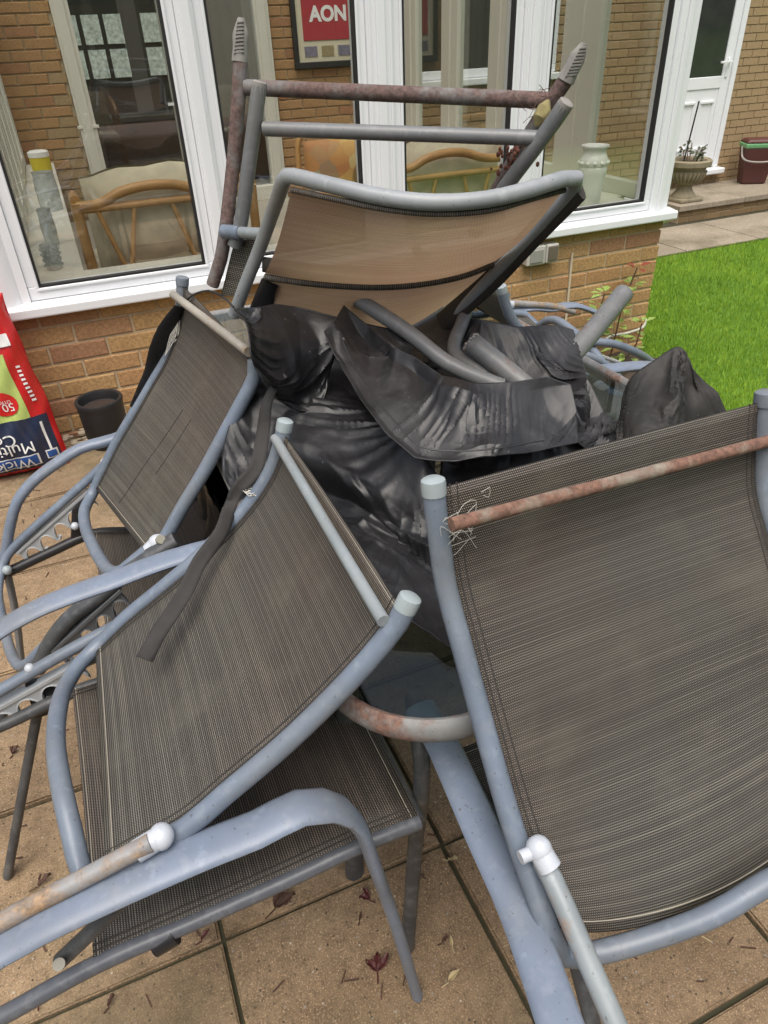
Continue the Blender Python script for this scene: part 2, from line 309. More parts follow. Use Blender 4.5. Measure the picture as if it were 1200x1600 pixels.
# ------------------------------------------------------------------ helpers
def tag(o, label=None, cat=None, group=None, kind=None):
    if label: o['label'] = label
    if cat: o['category'] = cat
    if group: o['group'] = group
    if kind: o['kind'] = kind
    return o
def empty(name, loc=(0, 0, 0), label=None, cat=None, group=None, kind=None):
    o = bpy.data.objects.new(name, None); col.objects.link(o); o.location = loc; o.empty_display_size = .05
    return tag(o, label, cat, group, kind)
def root_loc(o):
    v = Vector((0, 0, 0))
    while o is not None: v += o.location; o = o.parent
    return v
def link(name, me, parent=None):
    o = bpy.data.objects.new(name, me); col.objects.link(o)
    if parent is not None: o.parent = parent
    return o
class MB:
    """collects verts/faces in world coordinates; link() makes ONE mesh object"""
    def __init__(s): s.v = []; s.f = []; s.uv = []
    def add(s, v, f, uv=None):
        b = len(s.v); s.v += [tuple(p) for p in v]; s.f += [tuple(i+b for i in q) for q in f]
        s.uv += list(uv) if uv is not None else [(p[0]+p[1], p[2]) for p in v]
        return s
    def box(s, a, b, bev=0):
        x0, y0, z0 = a; x1, y1, z1 = b
        v = [(x, y, z) for z in (z0, z1) for y in (y0, y1) for x in (x0, x1)]
        return s.add(v, [(0, 2, 3, 1), (4, 5, 7, 6), (0, 1, 5, 4), (2, 6, 7, 3), (0, 4, 6, 2), (1, 3, 7, 5)])
    def obox(s, p, ax, ay, az):
        p, ax, ay, az = map(Vector, (p, ax, ay, az))
        v = [p+i*ax+j*ay+k*az for k in (-1, 1) for j in (-1, 1) for i in (-1, 1)]
        return s.add(v, [(0, 2, 3, 1), (4, 5, 7, 6), (0, 1, 5, 4), (2, 6, 7, 3), (0, 4, 6, 2), (1, 3, 7, 5)])
    def sweep(s, pts, ra, rb=None, side=(0, 0, 1), n=12, smooth=True, closed=False, cap=True, seg=.02):
        P = spline(pts, seg, closed) if smooth else [Vector(p) for p in pts]
        v, f, uv = sweep(P, ra, rb, side, n, closed, cap); return s.add(v, f, uv)
    def lathe(s, prof, c=(0, 0, 0), n=32, tilt=None):
        c = Vector(c); v = []; f = []
        for r, z in prof:
            for k in range(n):
                a = 2*math.pi*k/n; p = Vector((r*math.cos(a), r*math.sin(a), z))
                if tilt: p = tilt @ p
                v.append(c+p)
        for i in range(len(prof)-1):
            for k in range(n): f.append((i*n+k, i*n+(k+1) % n, (i+1)*n+(k+1) % n, (i+1)*n+k))
        f.append(tuple(range(n))[::-1]); f.append(tuple((len(prof)-1)*n+k for k in range(n)))
        return s.add(v, f)
    def sheet(s, G, uv=None):
        nr, nc = len(G), len(G[0]); v = [p for r in G for p in r]
        f = [(i*nc+j, i*nc+j+1, (i+1)*nc+j+1, (i+1)*nc+j) for i in range(nr-1) for j in range(nc-1)]
        if uv is None:
            lu = sum((Vector(G[nr//2][j+1])-Vector(G[nr//2][j])).length for j in range(nc-1)); lv = sum((Vector(G[i+1][nc//2])-Vector(G[i][nc//2])).length for i in range(nr-1))
            cv = [0]
            for i in range(nr-1): cv.append(cv[-1]+(Vector(G[i+1][nc//2])-Vector(G[i][nc//2])).length)
            uv = [(lu*j/(nc-1), cv[i]) for i in range(nr) for j in range(nc)]
        return s.add(v, f, uv)
    def sphere(s, c, r, n=12, sc=(1, 1, 1)):
        c = Vector(c); prof = [(math.sin(math.pi*i/(n//2)), -math.cos(math.pi*i/(n//2))) for i in range(n//2+1)]
        v = []; f = []
        for a, z in prof:
            for k in range(n):
                t = 2*math.pi*k/n; v.append(c+Vector((r*a*math.cos(t)*sc[0], r*a*math.sin(t)*sc[1], r*z*sc[2])))
        for i in range(len(prof)-1):
            for k in range(n): f.append((i*n+k, i*n+(k+1) % n, (i+1)*n+(k+1) % n, (i+1)*n+k))
        return s.add(v, f)
    def link(s, name, mat, parent=None, smooth=True, solid=0, bevel=0, origin=None):
        off = root_loc(parent) if parent is not None else Vector(origin or (0, 0, 0))
        me = bpy.data.meshes.new(name); me.from_pydata([tuple(Vector(p)-off) for p in s.v], [], s.f); me.validate()
        uvl = me.uv_layers.new(name='UVMap')
        vi = np.empty(len(me.loops), dtype=np.int32); me.loops.foreach_get('vertex_index', vi)
        uvl.data.foreach_set('uv', np.array(s.uv, dtype=np.float32)[vi].ravel())
        me.materials.append(M[mat] if isinstance(mat, str) else mat)
        if smooth:
            me.polygons.foreach_set('use_smooth', [True]*len(me.polygons)); me.set_sharp_from_angle(angle=R(40))
        o = link(name, me, parent)
        if origin and parent is None: o.location = origin
        if solid: md = o.modifiers.new('solid', 'SOLIDIFY'); md.thickness = solid; md.offset = 0
        if bevel: md = o.modifiers.new('bevel', 'BEVEL'); md.width = bevel; md.segments = 2; md.limit_method = 'ANGLE'
        return o
def spline(pts, seg=.02, closed=False):
    P = [Vector(p) for p in pts]; n = len(P); out = []
    if n < 3 and not closed:
        L = (P[1]-P[0]).length; k = max(1, int(L/(seg*3))); return [P[0].lerp(P[1], i/k) for i in range(k+1)]
    rngi = range(n if closed else n-1)
    for i in rngi:
        p1, p2 = P[i], P[(i+1) % n]
        p0 = P[i-1] if (closed or i > 0) else 2*p1-p2
        p3 = P[(i+2) % n] if (closed or i+2 < n) else 2*p2-p1
        t0 = 0; t1 = max(1e-5, (p1-p0).length**.5); t2 = t1+max(1e-5, (p2-p1).length**.5); t3 = t2+max(1e-5, (p3-p2).length**.5)
        k = max(1, int((p2-p1).length/seg))
        for j in range(k):
            t = t1+(t2-t1)*j/k
            A1 = p0*((t1-t)/(t1-t0))+p1*((t-t0)/(t1-t0)); A2 = p1*((t2-t)/(t2-t1))+p2*((t-t1)/(t2-t1)); A3 = p2*((t3-t)/(t3-t2))+p3*((t-t2)/(t3-t2))
            B1 = A1*((t2-t)/(t2-t0))+A2*((t-t0)/(t2-t0)); B2 = A2*((t3-t)/(t3-t1))+A3*((t-t1)/(t3-t1))
            out.append(B1*((t2-t)/(t2-t1))+B2*((t-t1)/(t2-t1)))
    if not closed: out.append(P[-1])
    return out
def sweep(P, ra, rb, side, n, closed, cap):
    rb = rb or ra; S = Vector(side).normalized(); v = []; f = []; uv = []; m = len(P); L = 0; prev = None
    for i, p in enumerate(P):
        a = P[i-1] if (i > 0 or closed) else P[i]; b = P[(i+1) % m] if (i < m-1 or closed) else P[i]
        T = (b-a).normalized()
        if i: L += (P[i]-P[i-1]).length
        s_ = S - T*S.dot(T)
        if i and prev is not None: s_ = prev - T*prev.dot(T)
        if s_.length < 1e-2: s_ = T.orthogonal()
        s_.normalize(); N = T.cross(s_); prev = s_
        fa = ra(i/(m-1)) if callable(ra) else ra; fb = rb(i/(m-1)) if callable(rb) else rb
        for k in range(n):
            t = 2*math.pi*k/n; v.append(p+s_*math.cos(t)*fa+N*math.sin(t)*fb); uv.append((k/n*.1, L))
    for i in range(m if closed else m-1):
        for k in range(n):
            j = (i+1) % m; f.append((i*n+k, i*n+(k+1) % n, j*n+(k+1) % n, j*n+k))
    if cap and not closed: f.append(tuple(range(n))[::-1]); f.append(tuple((m-1)*n+k for k in range(n)))
    return v, f, uv
def tube(name, pts, r, mat, parent=None, side=(0, 0, 1), rb=None, n=12, smooth=True, closed=False, seg=.02):
    return MB().sweep(pts, r, rb, side, n, smooth, closed, True, seg).link(name, mat, parent)
def resample(pts, n, t0=0, t1=1):
    P = spline(pts, .01); d = [0]
    for a, b in zip(P, P[1:]): d.append(d[-1]+(b-a).length)
    out = []
    for k in range(n):
        s = d[-1]*(t0+(t1-t0)*k/(n-1)); i = 0
        while i < len(d)-2 and d[i+1] < s: i += 1
        q = (s-d[i])/max(1e-9, d[i+1]-d[i]); out.append(P[i].lerp(P[i+1], q))
    return out
def text_mesh(name, body, size, mat, parent, mw, extrude=.0004, align='LEFT', bold=0):
    cu = bpy.data.curves.new('lettering', 'FONT'); cu.body = body; cu.size = size; cu.extrude = extrude; cu.align_x = align; cu.offset = bold
    o = bpy.data.objects.new('lettering', cu); col.objects.link(o); bpy.context.view_layer.update()
    me = bpy.data.meshes.new_from_object(o.evaluated_get(bpy.context.evaluated_depsgraph_get()))
    bpy.data.objects.remove(o); me.materials.clear(); me.materials.append(M[mat])
    off = root_loc(parent); me.transform(Matrix.Translation(-off) @ mw)
    return link(name, me, parent)
def copy_tree(o, parent=None):
    c = o.copy(); col.objects.link(c); c.parent = parent
    for ch in list(o.children): copy_tree(ch, c)
    return c

# ================================================================== THE SETTING
def sheet_obj(name, x0, x1, y0, y1, z, mat, kind='structure', thick=.0):
    o = MB().box((x0, y0, z-max(thick, .05)), (x1, y1, z)).link(name, mat, None, smooth=False); return tag(o, kind=kind)
# lawn ground sheet to the horizon, patio base raised above it
sheet_obj('ground', -80, 80, -80, 80, -.455, 'lawn')
patio = empty('patio', (0, 0, 0), kind='structure')
MB().box((-5, -5.2, -.46), (2.25, -.02, -.014)).box((-5, -.03, -.46), (-.08, 4, -.0141)).link('joint_bed', 'joint', patio, smooth=False)
slab_meshes = []
for k in range(5):
    bm = bmesh.new(); bmesh.ops.create_cube(bm, size=1)
    for v in bm.verts: v.co = Vector((v.co.x*.4405, v.co.y*.4405, v.co.z*.04-.02))
    bmesh.ops.bevel(bm, geom=[e for e in bm.edges if e.verts[0].co.z > -.01 and e.verts[1].co.z > -.01], offset=.004, segments=2, affect='EDGES')
    for v in bm.verts:
        if v.co.z > -.02: v.co += Vector((random.uniform(-.0015, .0015), random.uniform(-.0015, .0015), random.uniform(-.0012, .0012)))
    me = bpy.data.meshes.new('paving_slab'); bm.to_mesh(me); bm.free(); me.materials.append(M['slab']); slab_meshes.append(me)
XJ = [.135+.4497*k for k in range(-8, 5)]; YJ = [-2.2968+.4497*k for k in range(-4, 12)]
for x in XJ:
    for y in YJ:
        xc, yc = x+.22485, y+.22485
        if xc+.22 > 2.25 or (yc+.22 > -.05 and xc > -.5) or xc < -3.2 or yc > 2.4: continue
        o = link('paving_slab', slab_meshes[random.randrange(5)], patio); o.location = (xc, yc, random.uniform(-.003, .001)); o.rotation_euler = (random.uniform(-.004, .004), random.uniform(-.004, .004), random.choice((0, 1, 2, 3))*math.pi/2+random.uniform(-.004, .004))
soil = MB().sheet([[(x, y, -.21+.03*math.sin(7*x+3*y)+random.uniform(-.015, .015)) for x in np.linspace(2.24, 3.0, 18)] for y in np.linspace(-.42, .02, 12)]).link('soil_bed', 'soil', None); tag(soil, kind='structure')
# path behind the lawn
path = empty('path', (0, 0, -.45), kind='structure')
MB().box((3.6, 2.17, -.50), (14, 3.2, -.449)).link('path_bed', 'joint', path, smooth=False)
x = 3.62
for k in range(12):
    MB().box((x, 2.175, -.449), (x+.885, 2.98, -.435)).link('path_slab', 'pathslab', path, smooth=False, bevel=.004); x += .9
# lawn grass blades
NB = 170000
bx_ = 3.06+6.0*rng.random(NB)**1.5; by_ = -1.9+4.06*rng.random(NB)
keep = ~((bx_ < 3.3) & (by_ > .02)) ; bx_, by_ = bx_[keep], by_[keep]; NB = len(bx_)
dist = np.hypot(bx_-.2, by_+3.0)
h = (.022+.022*rng.random(NB)); a = rng.random(NB)*2*np.pi; w = .0010+.00026*dist
base = np.stack([bx_, by_, np.full(NB, -.456)], 1); dx = np.stack([np.cos(a)*w, np.sin(a)*w, np.zeros(NB)], 1)
lean = np.stack([(rng.random(NB)-.5)*.036, (rng.random(NB)-.5)*.036, h], 1)
V = np.concatenate([base-dx, base+dx, base+lean], 1).reshape(-1, 3)
me = bpy.data.meshes.new('lawn_grass'); me.vertices.add(NB*3); me.vertices.foreach_set('co', V.ravel().astype(np.float32))
me.loops.add(NB*3); me.loops.foreach_set('vertex_index', np.arange(NB*3, dtype=np.int32)); me.polygons.add(NB)
me.polygons.foreach_set('loop_start', np.arange(0, NB*3, 3, dtype=np.int32)); me.update(calc_edges=True); me.validate()
me.materials.append(M['grass']); tag(link('lawn_grass', me), 'short green lawn grass beyond the conservatory corner', 'grass', kind='stuff')

# ------------------------------------------------------------------ bricks
def brick_mesh(name, L, H, D, mat, seed):
    rr = random.Random(seed); bm = bmesh.new(); bmesh.ops.create_cube(bm, size=1)
    for v in bm.verts: v.co = Vector((v.co.x*L, v.co.y*D, v.co.z*H))
    bmesh.ops.bevel(bm, geom=[e for e in bm.edges if e.verts[0].co.y < 0 and e.verts[1].co.y < 0], offset=.004, segments=1, affect='EDGES')
    for v in bm.verts:
        if v.co.y < 0: v.co += Vector((rr.uniform(-.002, .002), rr.uniform(-.002, .001), rr.uniform(-.0015, .0015)))
    me = bpy.data.meshes.new(name); bm.to_mesh(me); bm.free(); me.materials.append(M[mat]); return me
def make_bricks(mat): return {(L, s): brick_mesh('brick', L, .0655, .09, mat, s) for L in (.215, .1025) for s in range(4)}
BR, BRI, BRH = make_bricks('brick'), make_bricks('brick_in'), make_bricks('brick_house')

# ------------------------------------------------------------------ conservatory
cons = empty('conservatory', (0, 0, 0), 'white framed glass conservatory on a low buff brick wall', 'conservatory')
XL, XR, ZS = -.07, 3.035, .498
dw = MB()
dw.box((XL-.035, .006, -.5), (XR-.012, .1, ZS)); dw.box((XL+.01, .1, -.5), (.05, 3.9, ZS)); dw.box((2.93, .1, -.5), (XR-.012, 3.9, ZS))
dwarf = dw.link('dwarf_wall', 'mortar', cons, smooth=False)
for c in range(0, 13):
    zc = .455-(c-.5)*.075; o_ = 0 if c % 2 == 0 else .1125
    if zc+.03 > ZS+.035: continue
    x = o_-.45
    while x < XR:
        a, b = max(x+.005, XL-.045), min(x+.22, XR)
        if b-a > .03 and (zc > -.04 or a > 2.0):
            full = b-a > .2; me = BR[(.215 if full else .1025, random.randrange(4))]
            o = link('brick', me, dwarf); o.location = ((a+b)/2, .045+random.uniform(-.002, .002), zc if c else zc)
            if not full: o.scale.x = (b-a)/.1025
            if c == 0: o.scale.z = .62; o.location.z = .455+.005+.02
            if random.random() < .5: o.rotation_euler.z = 0
        x += .225
# sill
sl = MB(); prof = [(-.055, .513), (-.058, .518), (-.058, .548), (-.05, .553), (.02, .562), (.02, .513)]
x0, x1 = XL-.06, 3.068
v = [(x0, y, z) for y, z in prof]+[(x1, y, z) for y, z in prof]; n = len(prof)
sl.add(v, [(i, (i+1) % n, n+(i+1) % n, n+i) for i in range(n)]+[tuple(range(n))[::-1], tuple(range(n, 2*n))])
sl.box((3.0, .02, .513), (3.068, 3.9, .555))
sl.link('window_sill', 'upvc', cons, smooth=False, bevel=.003)
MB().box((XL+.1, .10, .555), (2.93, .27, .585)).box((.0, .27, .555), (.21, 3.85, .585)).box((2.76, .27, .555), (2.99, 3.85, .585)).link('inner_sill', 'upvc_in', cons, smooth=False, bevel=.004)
ZT = 2.15
def window(xa, xb):
    # opening xa..xb is the visible glass
    fr = MB(); za, zb = .612, 1.98; w = .045
    fr.box((xa-w, -.0, za-.05), (xb+w, .06, za)); fr.box((xa-w, 0, zb), (xb+w, .06, zb+.05)); fr.box((xa-w, .001, za), (xa, .059, zb)); fr.box((xb, .001, za), (xb+w, .059, zb))
    # stepped bead
    for k, (d, yy) in enumerate(((.016, .012), )):
        fr.box((xa-d, -.008, za-d), (xb+d, -.0005, za-.004)); fr.box((xa-d, -.008, za-.004), (xa-.004, -.0006, zb)); fr.box((xb+.004, -.008, za-.004), (xb+d, -.0006, zb))
    f = fr.link('window_frame', 'upvc', cons, smooth=False, bevel=.004)
    g = MB(); t = .005
    g.box((xa-.004, -.004, za-.004), (xb+.004, .024, za+t-.001)); g.box((xa-.004, -.0045, za+t), (xa+t, .0235, zb)); g.box((xb-t, -.0045, za+t), (xb+.004, .0235, zb))
    g.link('gasket', 'gasket', f, smooth=False)
    MB().box((xa, .026, za), (xb, .030, zb)).link('glass_pane', 'glass', f, smooth=False)
W = [(.041, .668), (.822, 1.372), (1.572, 2.072), (2.262, 2.877)]
for a, b in W: window(a, b)
def post(a, b, name='mullion'):
    p = MB(); p.box((a, -.012, .556), (b, .075, ZT)); mid = (a+b)/2; p.box((mid-.018, -.024, .557), (mid+.018, -.012, ZT)); p.box((a+.006, -.017, .557), (a+.016, -.012, ZT)); p.box((b-.016, -.017, .557), (b-.006, -.012, ZT))
    p.link(name, 'upvc', cons, smooth=False, bevel=.004)
for i in range(3): post(W[i][1]+.0455, W[i+1][0]-.0455)
cp = MB(); cp.box((2.923, -.014, .556), (3.03, .10, ZT)); cp.box((2.955, -.026, .557), (2.985, -.014, ZT)); cp.link('corner_post', 'upvc', cons, smooth=False, bevel=.005)
cp = MB(); cp.sweep([(XL-.02, .03, .556), (XL-.02, .03, ZT)], .07, .055, (1, 0, 0), 24, False); cp.box((-.035, -.01, .557), (-.0045, .06, ZT)); cp.link('corner_post', 'upvc', cons, smooth=True)
MB().box((XL, -.02, 2.031), (3.035, .09, ZT+.1)).link('eaves_beam', 'upvc', cons, smooth=False)
# side walls: inner faces of their window frames
def side_wall(X0, X1, posts, mat):
    p = MB()
    for a, b in posts: p.box((X0, a, .586), (X1, b, ZT)); p.box((X0-.008, (a+b)/2-.02, .587), (X1+.008, (a+b)/2+.02, ZT))
    p.box((X0+.002, .1, .5855), (X1-.002, 3.88, .66)); p.box((X0+.002, .1, 2.0), (X1-.002, 3.88, ZT))
    f = p.link('side_frame', mat, cons, smooth=False, bevel=.003)
    MB().box(((X0+X1)/2-.002, .1, .66), ((X0+X1)/2+.002, 3.88, 2.0)).link('glass_pane', 'glass', f, smooth=False)
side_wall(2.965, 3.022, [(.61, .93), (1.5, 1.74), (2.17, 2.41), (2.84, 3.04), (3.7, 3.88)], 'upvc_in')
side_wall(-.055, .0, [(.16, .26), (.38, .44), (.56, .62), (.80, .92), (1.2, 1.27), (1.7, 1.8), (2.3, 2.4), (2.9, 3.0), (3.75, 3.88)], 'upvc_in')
MB().add([(XL, -.05, ZT+.1), (3.035, -.05, ZT+.1), (3.035, 3.88, 2.75), (XL, 3.88, 2.75)], [(0, 1, 2, 3)]).link('roof_sheet', 'poly', cons, smooth=False)
rf = MB()
for xx in np.linspace(XL+.03, 3.0, 6): rf.sweep([(xx, -.05, ZT+.12), (xx, 3.88, 2.77)], .025, .02, (1, 0, 0), 6, False)
rf.link('roof_bar', 'upvc', cons)
MB().box((.05, .1, -.2), (2.93, 3.88, .12)).link('floor', 'floor_in', cons, smooth=False)

# ------------------------------------------------------------------ house behind
house = empty('house', (4, 3.9, 0), 'buff brick house wall behind the conservatory with white back door', 'house')
HY = 3.9
wall = MB()
def seg(x0, x1, z0, z1): wall.box((x0, HY+.012, z0), (x1, HY+.25, z1))
seg(-3, .47, -.5, 5.2); seg(2.13, 3.3, -.5, 5.2); seg(.47, 2.13, 2.2, 5.2); seg(3.3, 4.98, -.5, .96); seg(3.3, 4.98, 2.0, 5.2); seg(4.98, 6.45, -.5, 5.2); seg(6.45, 7.345, 1.95, 5.2); seg(6.45, 7.345, -.5, -.17); seg(7.345, 13, -.5, 5.2)
hw = wall.link('wall', 'mortar_house', house, smooth=False)
def hidden(x, z):
    if .45 < x < 2.15 and z < 2.2: return True
    if 3.28 < x < 5.0 and .94 < z < 2.0: return True
    if 6.43 < x < 7.36 and -.19 < z < 1.95: return True
    return False
cnt = 0; rest = MB(); cand = []
campos = Vector((.202, -3.02, 1.371))
for c in range(-7, 36):
    zc = .03+c*.075; o_ = 0 if c % 2 == 0 else .1125
    x = -.9+o_
    while x < 12:
        xc = x+.1125; x += .225
        parts = [(xc-.1075, xc+.1075)]
        for oa, ob, za_, zb_ in ((.468, 2.128, -1, 2.2), (3.305, 4.975, .93, 2.0), (6.447, 7.347, -.17, 1.96)):
            if za_ < zc < zb_: parts = [q for a, b in parts for q in ((a, min(b, oa)), (max(a, ob), b)) if q[1]-q[0] > .025]
        for a, b in parts:
            xm = (a+b)/2; q = Vector((xm, HY, zc))-campos; d = q.dot(fw); px = 600+1109.8*q.dot(rx)/d; py = 800+1109.8*q.dot(dn)/d
            vis = (-30 < px < 1230 and -30 < py < 330) and not (2.2 < xm < 3.2 and px < 430) and (px < 90 or 395 < px < 560 or px > 625)
            cand.append((0 if vis else 1, d, xm, zc, xm < 3.0, b-a))
cand.sort()
for i, (vz, d, xc, zc, inner, L) in enumerate(cand):
    full = L > .2; me = (BRI if inner else BRH)[(.215 if full else .1025, random.randrange(4))]
    if i < 300 and vz == 0:
        o = link('brick', me, hw); o.location = Vector((xc, HY+.045+random.uniform(-.002, .002), zc))-Vector(house.location)
        if not full: o.scale.x = L/.1025
    else:
        rest.box((xc-L/2, HY+random.uniform(-.001, .002), zc-.0325), (xc+L/2, HY+.02, zc+.0325))
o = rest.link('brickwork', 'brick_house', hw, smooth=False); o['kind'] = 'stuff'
# back door
fr = MB(); xa, xb, za, zb = 6.455, 7.34, -.10, 1.94
fr.box((xa, HY-.02, za), (xa+.06, HY+.06, zb)); fr.box((xb-.06, HY-.02, za), (xb, HY+.06, zb)); fr.box((xa, HY-.019, zb), (xb, HY+.06, zb+.06))
door = MB()
dx0, dx1 = xa+.065, xb-.065
door.box((dx0, HY, za+.02), (dx0+.10, HY+.05, zb-.02)); door.box((dx1-.11, HY, za+.02), (dx1, HY+.05, zb-.02)); door.box((dx0+.1, HY+.001, .70), (dx1-.11, HY+.05, .815)); door.box((dx0+.1, HY+.001, za+.02), (dx1-.11, HY+.05, .0)); door.box((dx0+.1, HY+.001, 1.8), (dx1-.11, HY+.05, zb-.02)); door.box((dx0+.1, HY+.012, 0), (dx1-.11, HY+.05, .70))
f = fr.link('door_frame', 'upvc', house, smooth=False, bevel=.004)
d = door.link('door', 'upvc', house, smooth=False, bevel=.006)
MB().box((dx0+.1, HY+.015, .815), (dx1-.11, HY+.03, 1.8)).link('door_glass', 'darkglass', d, smooth=False)
pm = (dx0+.1+dx1-.11)/2
for a, b in ((dx0+.145, pm-.04), (pm+.04, dx1-.155)):
    p = MB(); p.box((a, HY-.008, .56), (b, HY+.011, .585)); p.box((a, HY-.008, .10), (b, HY+.011, .125)); p.box((a, HY+.002, .125), (a+.02, HY+.0115, .56)); p.box((b-.02, HY+.002, .125), (b, HY+.0115, .56)); p.link('door_panel', 'upvc', d, smooth=False, bevel=.004)
h_ = MB(); h_.box((dx1-.075, HY-.012, .80), (dx1-.045, HY-.0005, .98)); h_.box((dx1-.20, HY-.05, .935), (dx1-.04, HY-.03, .955)); h_.box((dx1-.065, HY-.04, .935), (dx1-.05, HY-.001, .955)); h_.link('door_handle', 'upvc', d, smooth=False, bevel=.003)
MB().box((xa-.05, HY-.10, -.165), (xb+.05, HY+.02, -.105)).link('door_sill', 'upvc', house, smooth=False, bevel=.012)
# kitchen window
kw = MB(); xa, xb, za, zb = 3.31, 4.97, .965, 1.99
kw.box((xa, HY-.02, za), (xb, HY+.05, za+.07)); kw.box((xa, HY-.02, zb-.07), (xb, HY+.05, zb))
for a in (xa, 3.80, 4.36, xb-.07): kw.box((a, HY-.021, za+.07), (a+.07, HY+.05, zb-.07))
kf = kw.link('kitchen_window', 'upvc', house, smooth=False, bevel=.005)
MB().box((xa+.07, HY+.005, za+.07), (xb-.07, HY+.02, zb-.07)).link('window_glass', 'darkglass', kf, smooth=False)
MB().box((xa-.05, HY-.09, za-.06), (xb+.05, HY+.02, za-.003)).link('window_ledge', 'upvc', kf, smooth=False, bevel=.008)
# patio door between conservatory and house
pdn = MB()
for a, b in ((.472, .60), (1.245, 1.40), (2.0, 2.125)):
    pdn.box((a, HY-.05, .12), (b, HY+.05, 2.19)); pdn.box((a+.02, HY-.062, .121), (b-.03, HY-.05, 2.19))
pdn.box((.60, HY-.045, .12), (2.0, HY+.05, .24)); pdn.box((.60, HY-.045, 2.05), (2.0, HY+.05, 2.19))
pdn.box((.455, HY-.06, .80), (.62, HY-.045, .825))
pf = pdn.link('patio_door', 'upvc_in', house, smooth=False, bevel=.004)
MB().box((.60, HY, .24), (2.0, HY+.006, 2.05)).link('door_glass', 'glass', pf, smooth=False)
MB().box((1.19, HY-.08, .92), (1.30, HY-.065, .94)).box((1.27, HY-.065, .86), (1.30, HY-.05, 1.0)).link('door_handle', 'white', pf, smooth=False)
# dim room seen through the patio door
rm = MB(); rm.box((-.6, HY+.26, .08), (3.2, 7.4, .12)); rm.box((-.6, 7.3, .12), (3.2, 7.4, 2.4)); rm.box((-.7, HY+.26, .08), (-.6, 7.4, 2.4)); rm.box((3.2, HY+.26, .08), (3.3, 7.4, 2.4))
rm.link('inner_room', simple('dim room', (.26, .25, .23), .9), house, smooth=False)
idm = MB(); yd = 7.2; ix0, ix1 = .62, 1.62
idm.box((ix0-.25, yd, .12), (ix1+.5, yd+.05, 2.3))
idr = idm.link('inner_door', 'wood_dark', house, smooth=False)
pane_m = MT('obscured pane glowing for daylight', (.35, .42, .38), .4); pane_m.b.inputs['Emission Color'].default_value = (.50, .56, .48, 1); pane_m.b.inputs['Emission Strength'].default_value = .42  # emission stands in for daylight coming through the inner door
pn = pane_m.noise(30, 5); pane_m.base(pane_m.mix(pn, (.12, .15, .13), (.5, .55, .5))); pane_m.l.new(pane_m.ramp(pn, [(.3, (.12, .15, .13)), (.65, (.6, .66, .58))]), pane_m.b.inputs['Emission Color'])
M['glowpane'] = pane_m.m
for i in range(3):
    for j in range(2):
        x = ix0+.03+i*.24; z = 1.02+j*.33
        MB().box((x, yd-.012, z), (x+.19, yd-.002, z+.28)).link('pane', 'glowpane', idr, smooth=False)
for j in range(2): MB().box((ix0+.92, yd-.012, 1.02+j*.33), (ix0+1.12, yd-.002, 1.30+j*.33)).link('pane', 'glowpane', idr, smooth=False)
# table-like dark furniture in the room
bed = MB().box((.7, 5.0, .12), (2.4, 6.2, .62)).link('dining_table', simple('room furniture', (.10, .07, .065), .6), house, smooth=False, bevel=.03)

# raised step by the back door
step = empty('brick_step', (8, 3.2, -.45), 'low raised brick step with stone slab top by the white back door', 'step')
MB().box((6.13, 3.10, -.5), (13, HY, -.325)).link('step_core', 'mortar_house', step, smooth=False)
x = 6.1
for k in range(7):
    MB().box((x, 3.06, -.325), (x+.89, HY-.002, -.27)).link('stone_slab', 'pathslab', step, smooth=False, bevel=.006); x += .896
MS = mat_brick('mossy step stone', [(0, (.22, .17, .09)), (.4, (.30, .22, .12)), (.7, (.19, .15, .08)), (1, (.34, .27, .17))]); M['stepstone'] = MS
for r_ in range(2):
    x = 6.14
    while x < 9.4:
        L = random.uniform(.13, .3); z0 = -.45+r_*.062
        MB().box((x, 3.088+random.uniform(0, .008), z0), (x+L-.008, 3.11, z0+.056)).link('step_stone', 'stepstone', step, smooth=False, bevel=.006); x += L

# ================================================================== things on and in the conservatory
# socket
sk = empty('outdoor_socket', (2.27, 0, .44), 'grey double weatherproof electrical socket on the brick wall under the sill', 'socket')
MB().box((2.186, -.05, .395), (2.29, .002, .484)).link('socket_box', 'socket', sk, smooth=False, bevel=.006)
MB().box((2.293, -.052, .397), (2.362, .002, .484)).link('socket_cover', 'socket', sk, smooth=False, bevel=.006)
MB().box((2.20, -.056, .407), (2.275, -.049, .468)).link('flap', 'socket2', sk, smooth=False, bevel=.004)
MB().box((2.30, -.059, .407), (2.355, -.05, .476)).link('flap', 'smoke', sk, smooth=False, bevel=.004)
tag(tube('wall_cable', [(2.478, -.006, .413), (2.479, -.007, .3), (2.482, -.007, .1), (2.47, -.01, -.1), (2.45, -.02, -.2)], .006, 'cable'), 'cream cable clipped down the brick wall beside the socket', 'cable')
tag(tube('garden_hose', [(2.70, -.03, -.10), (2.78, -.02, -.07), (2.89, -.02, -.072), (3.0, -.02, -.055), (3.06, .03, -.04)], .0065, 'hose'), 'pale hose running along the brick wall behind the rose', 'hose')
# vase on right sill
vz = empty('ceramic_vase', (2.68, .17, .585), 'tall white ceramic vase with embossed band on the right window sill', 'vase')
MB().lathe([(.045, 0), (.052, .01), (.058, .08), (.066, .15), (.070, .175), (.066, .182), (.070, .19), (.070, .215), (.066, .222), (.06, .235), (.055, .25), (.058, .262), (.068, .272), (.068, .278), (.058, .276), (.05, .255), (.048, .24)], (2.68, .17, .585), 36).link('vase_body', 'white_cer', vz)
eb = MB()
for k in range(12):
    a = k*math.pi/6; p = Vector((2.68+.069*math.cos(a), .17+.069*math.sin(a), .787)); eb.sphere(p, .012, 8, (1, 1, .8))
eb.link('embossed_band', 'white_cer', vz)
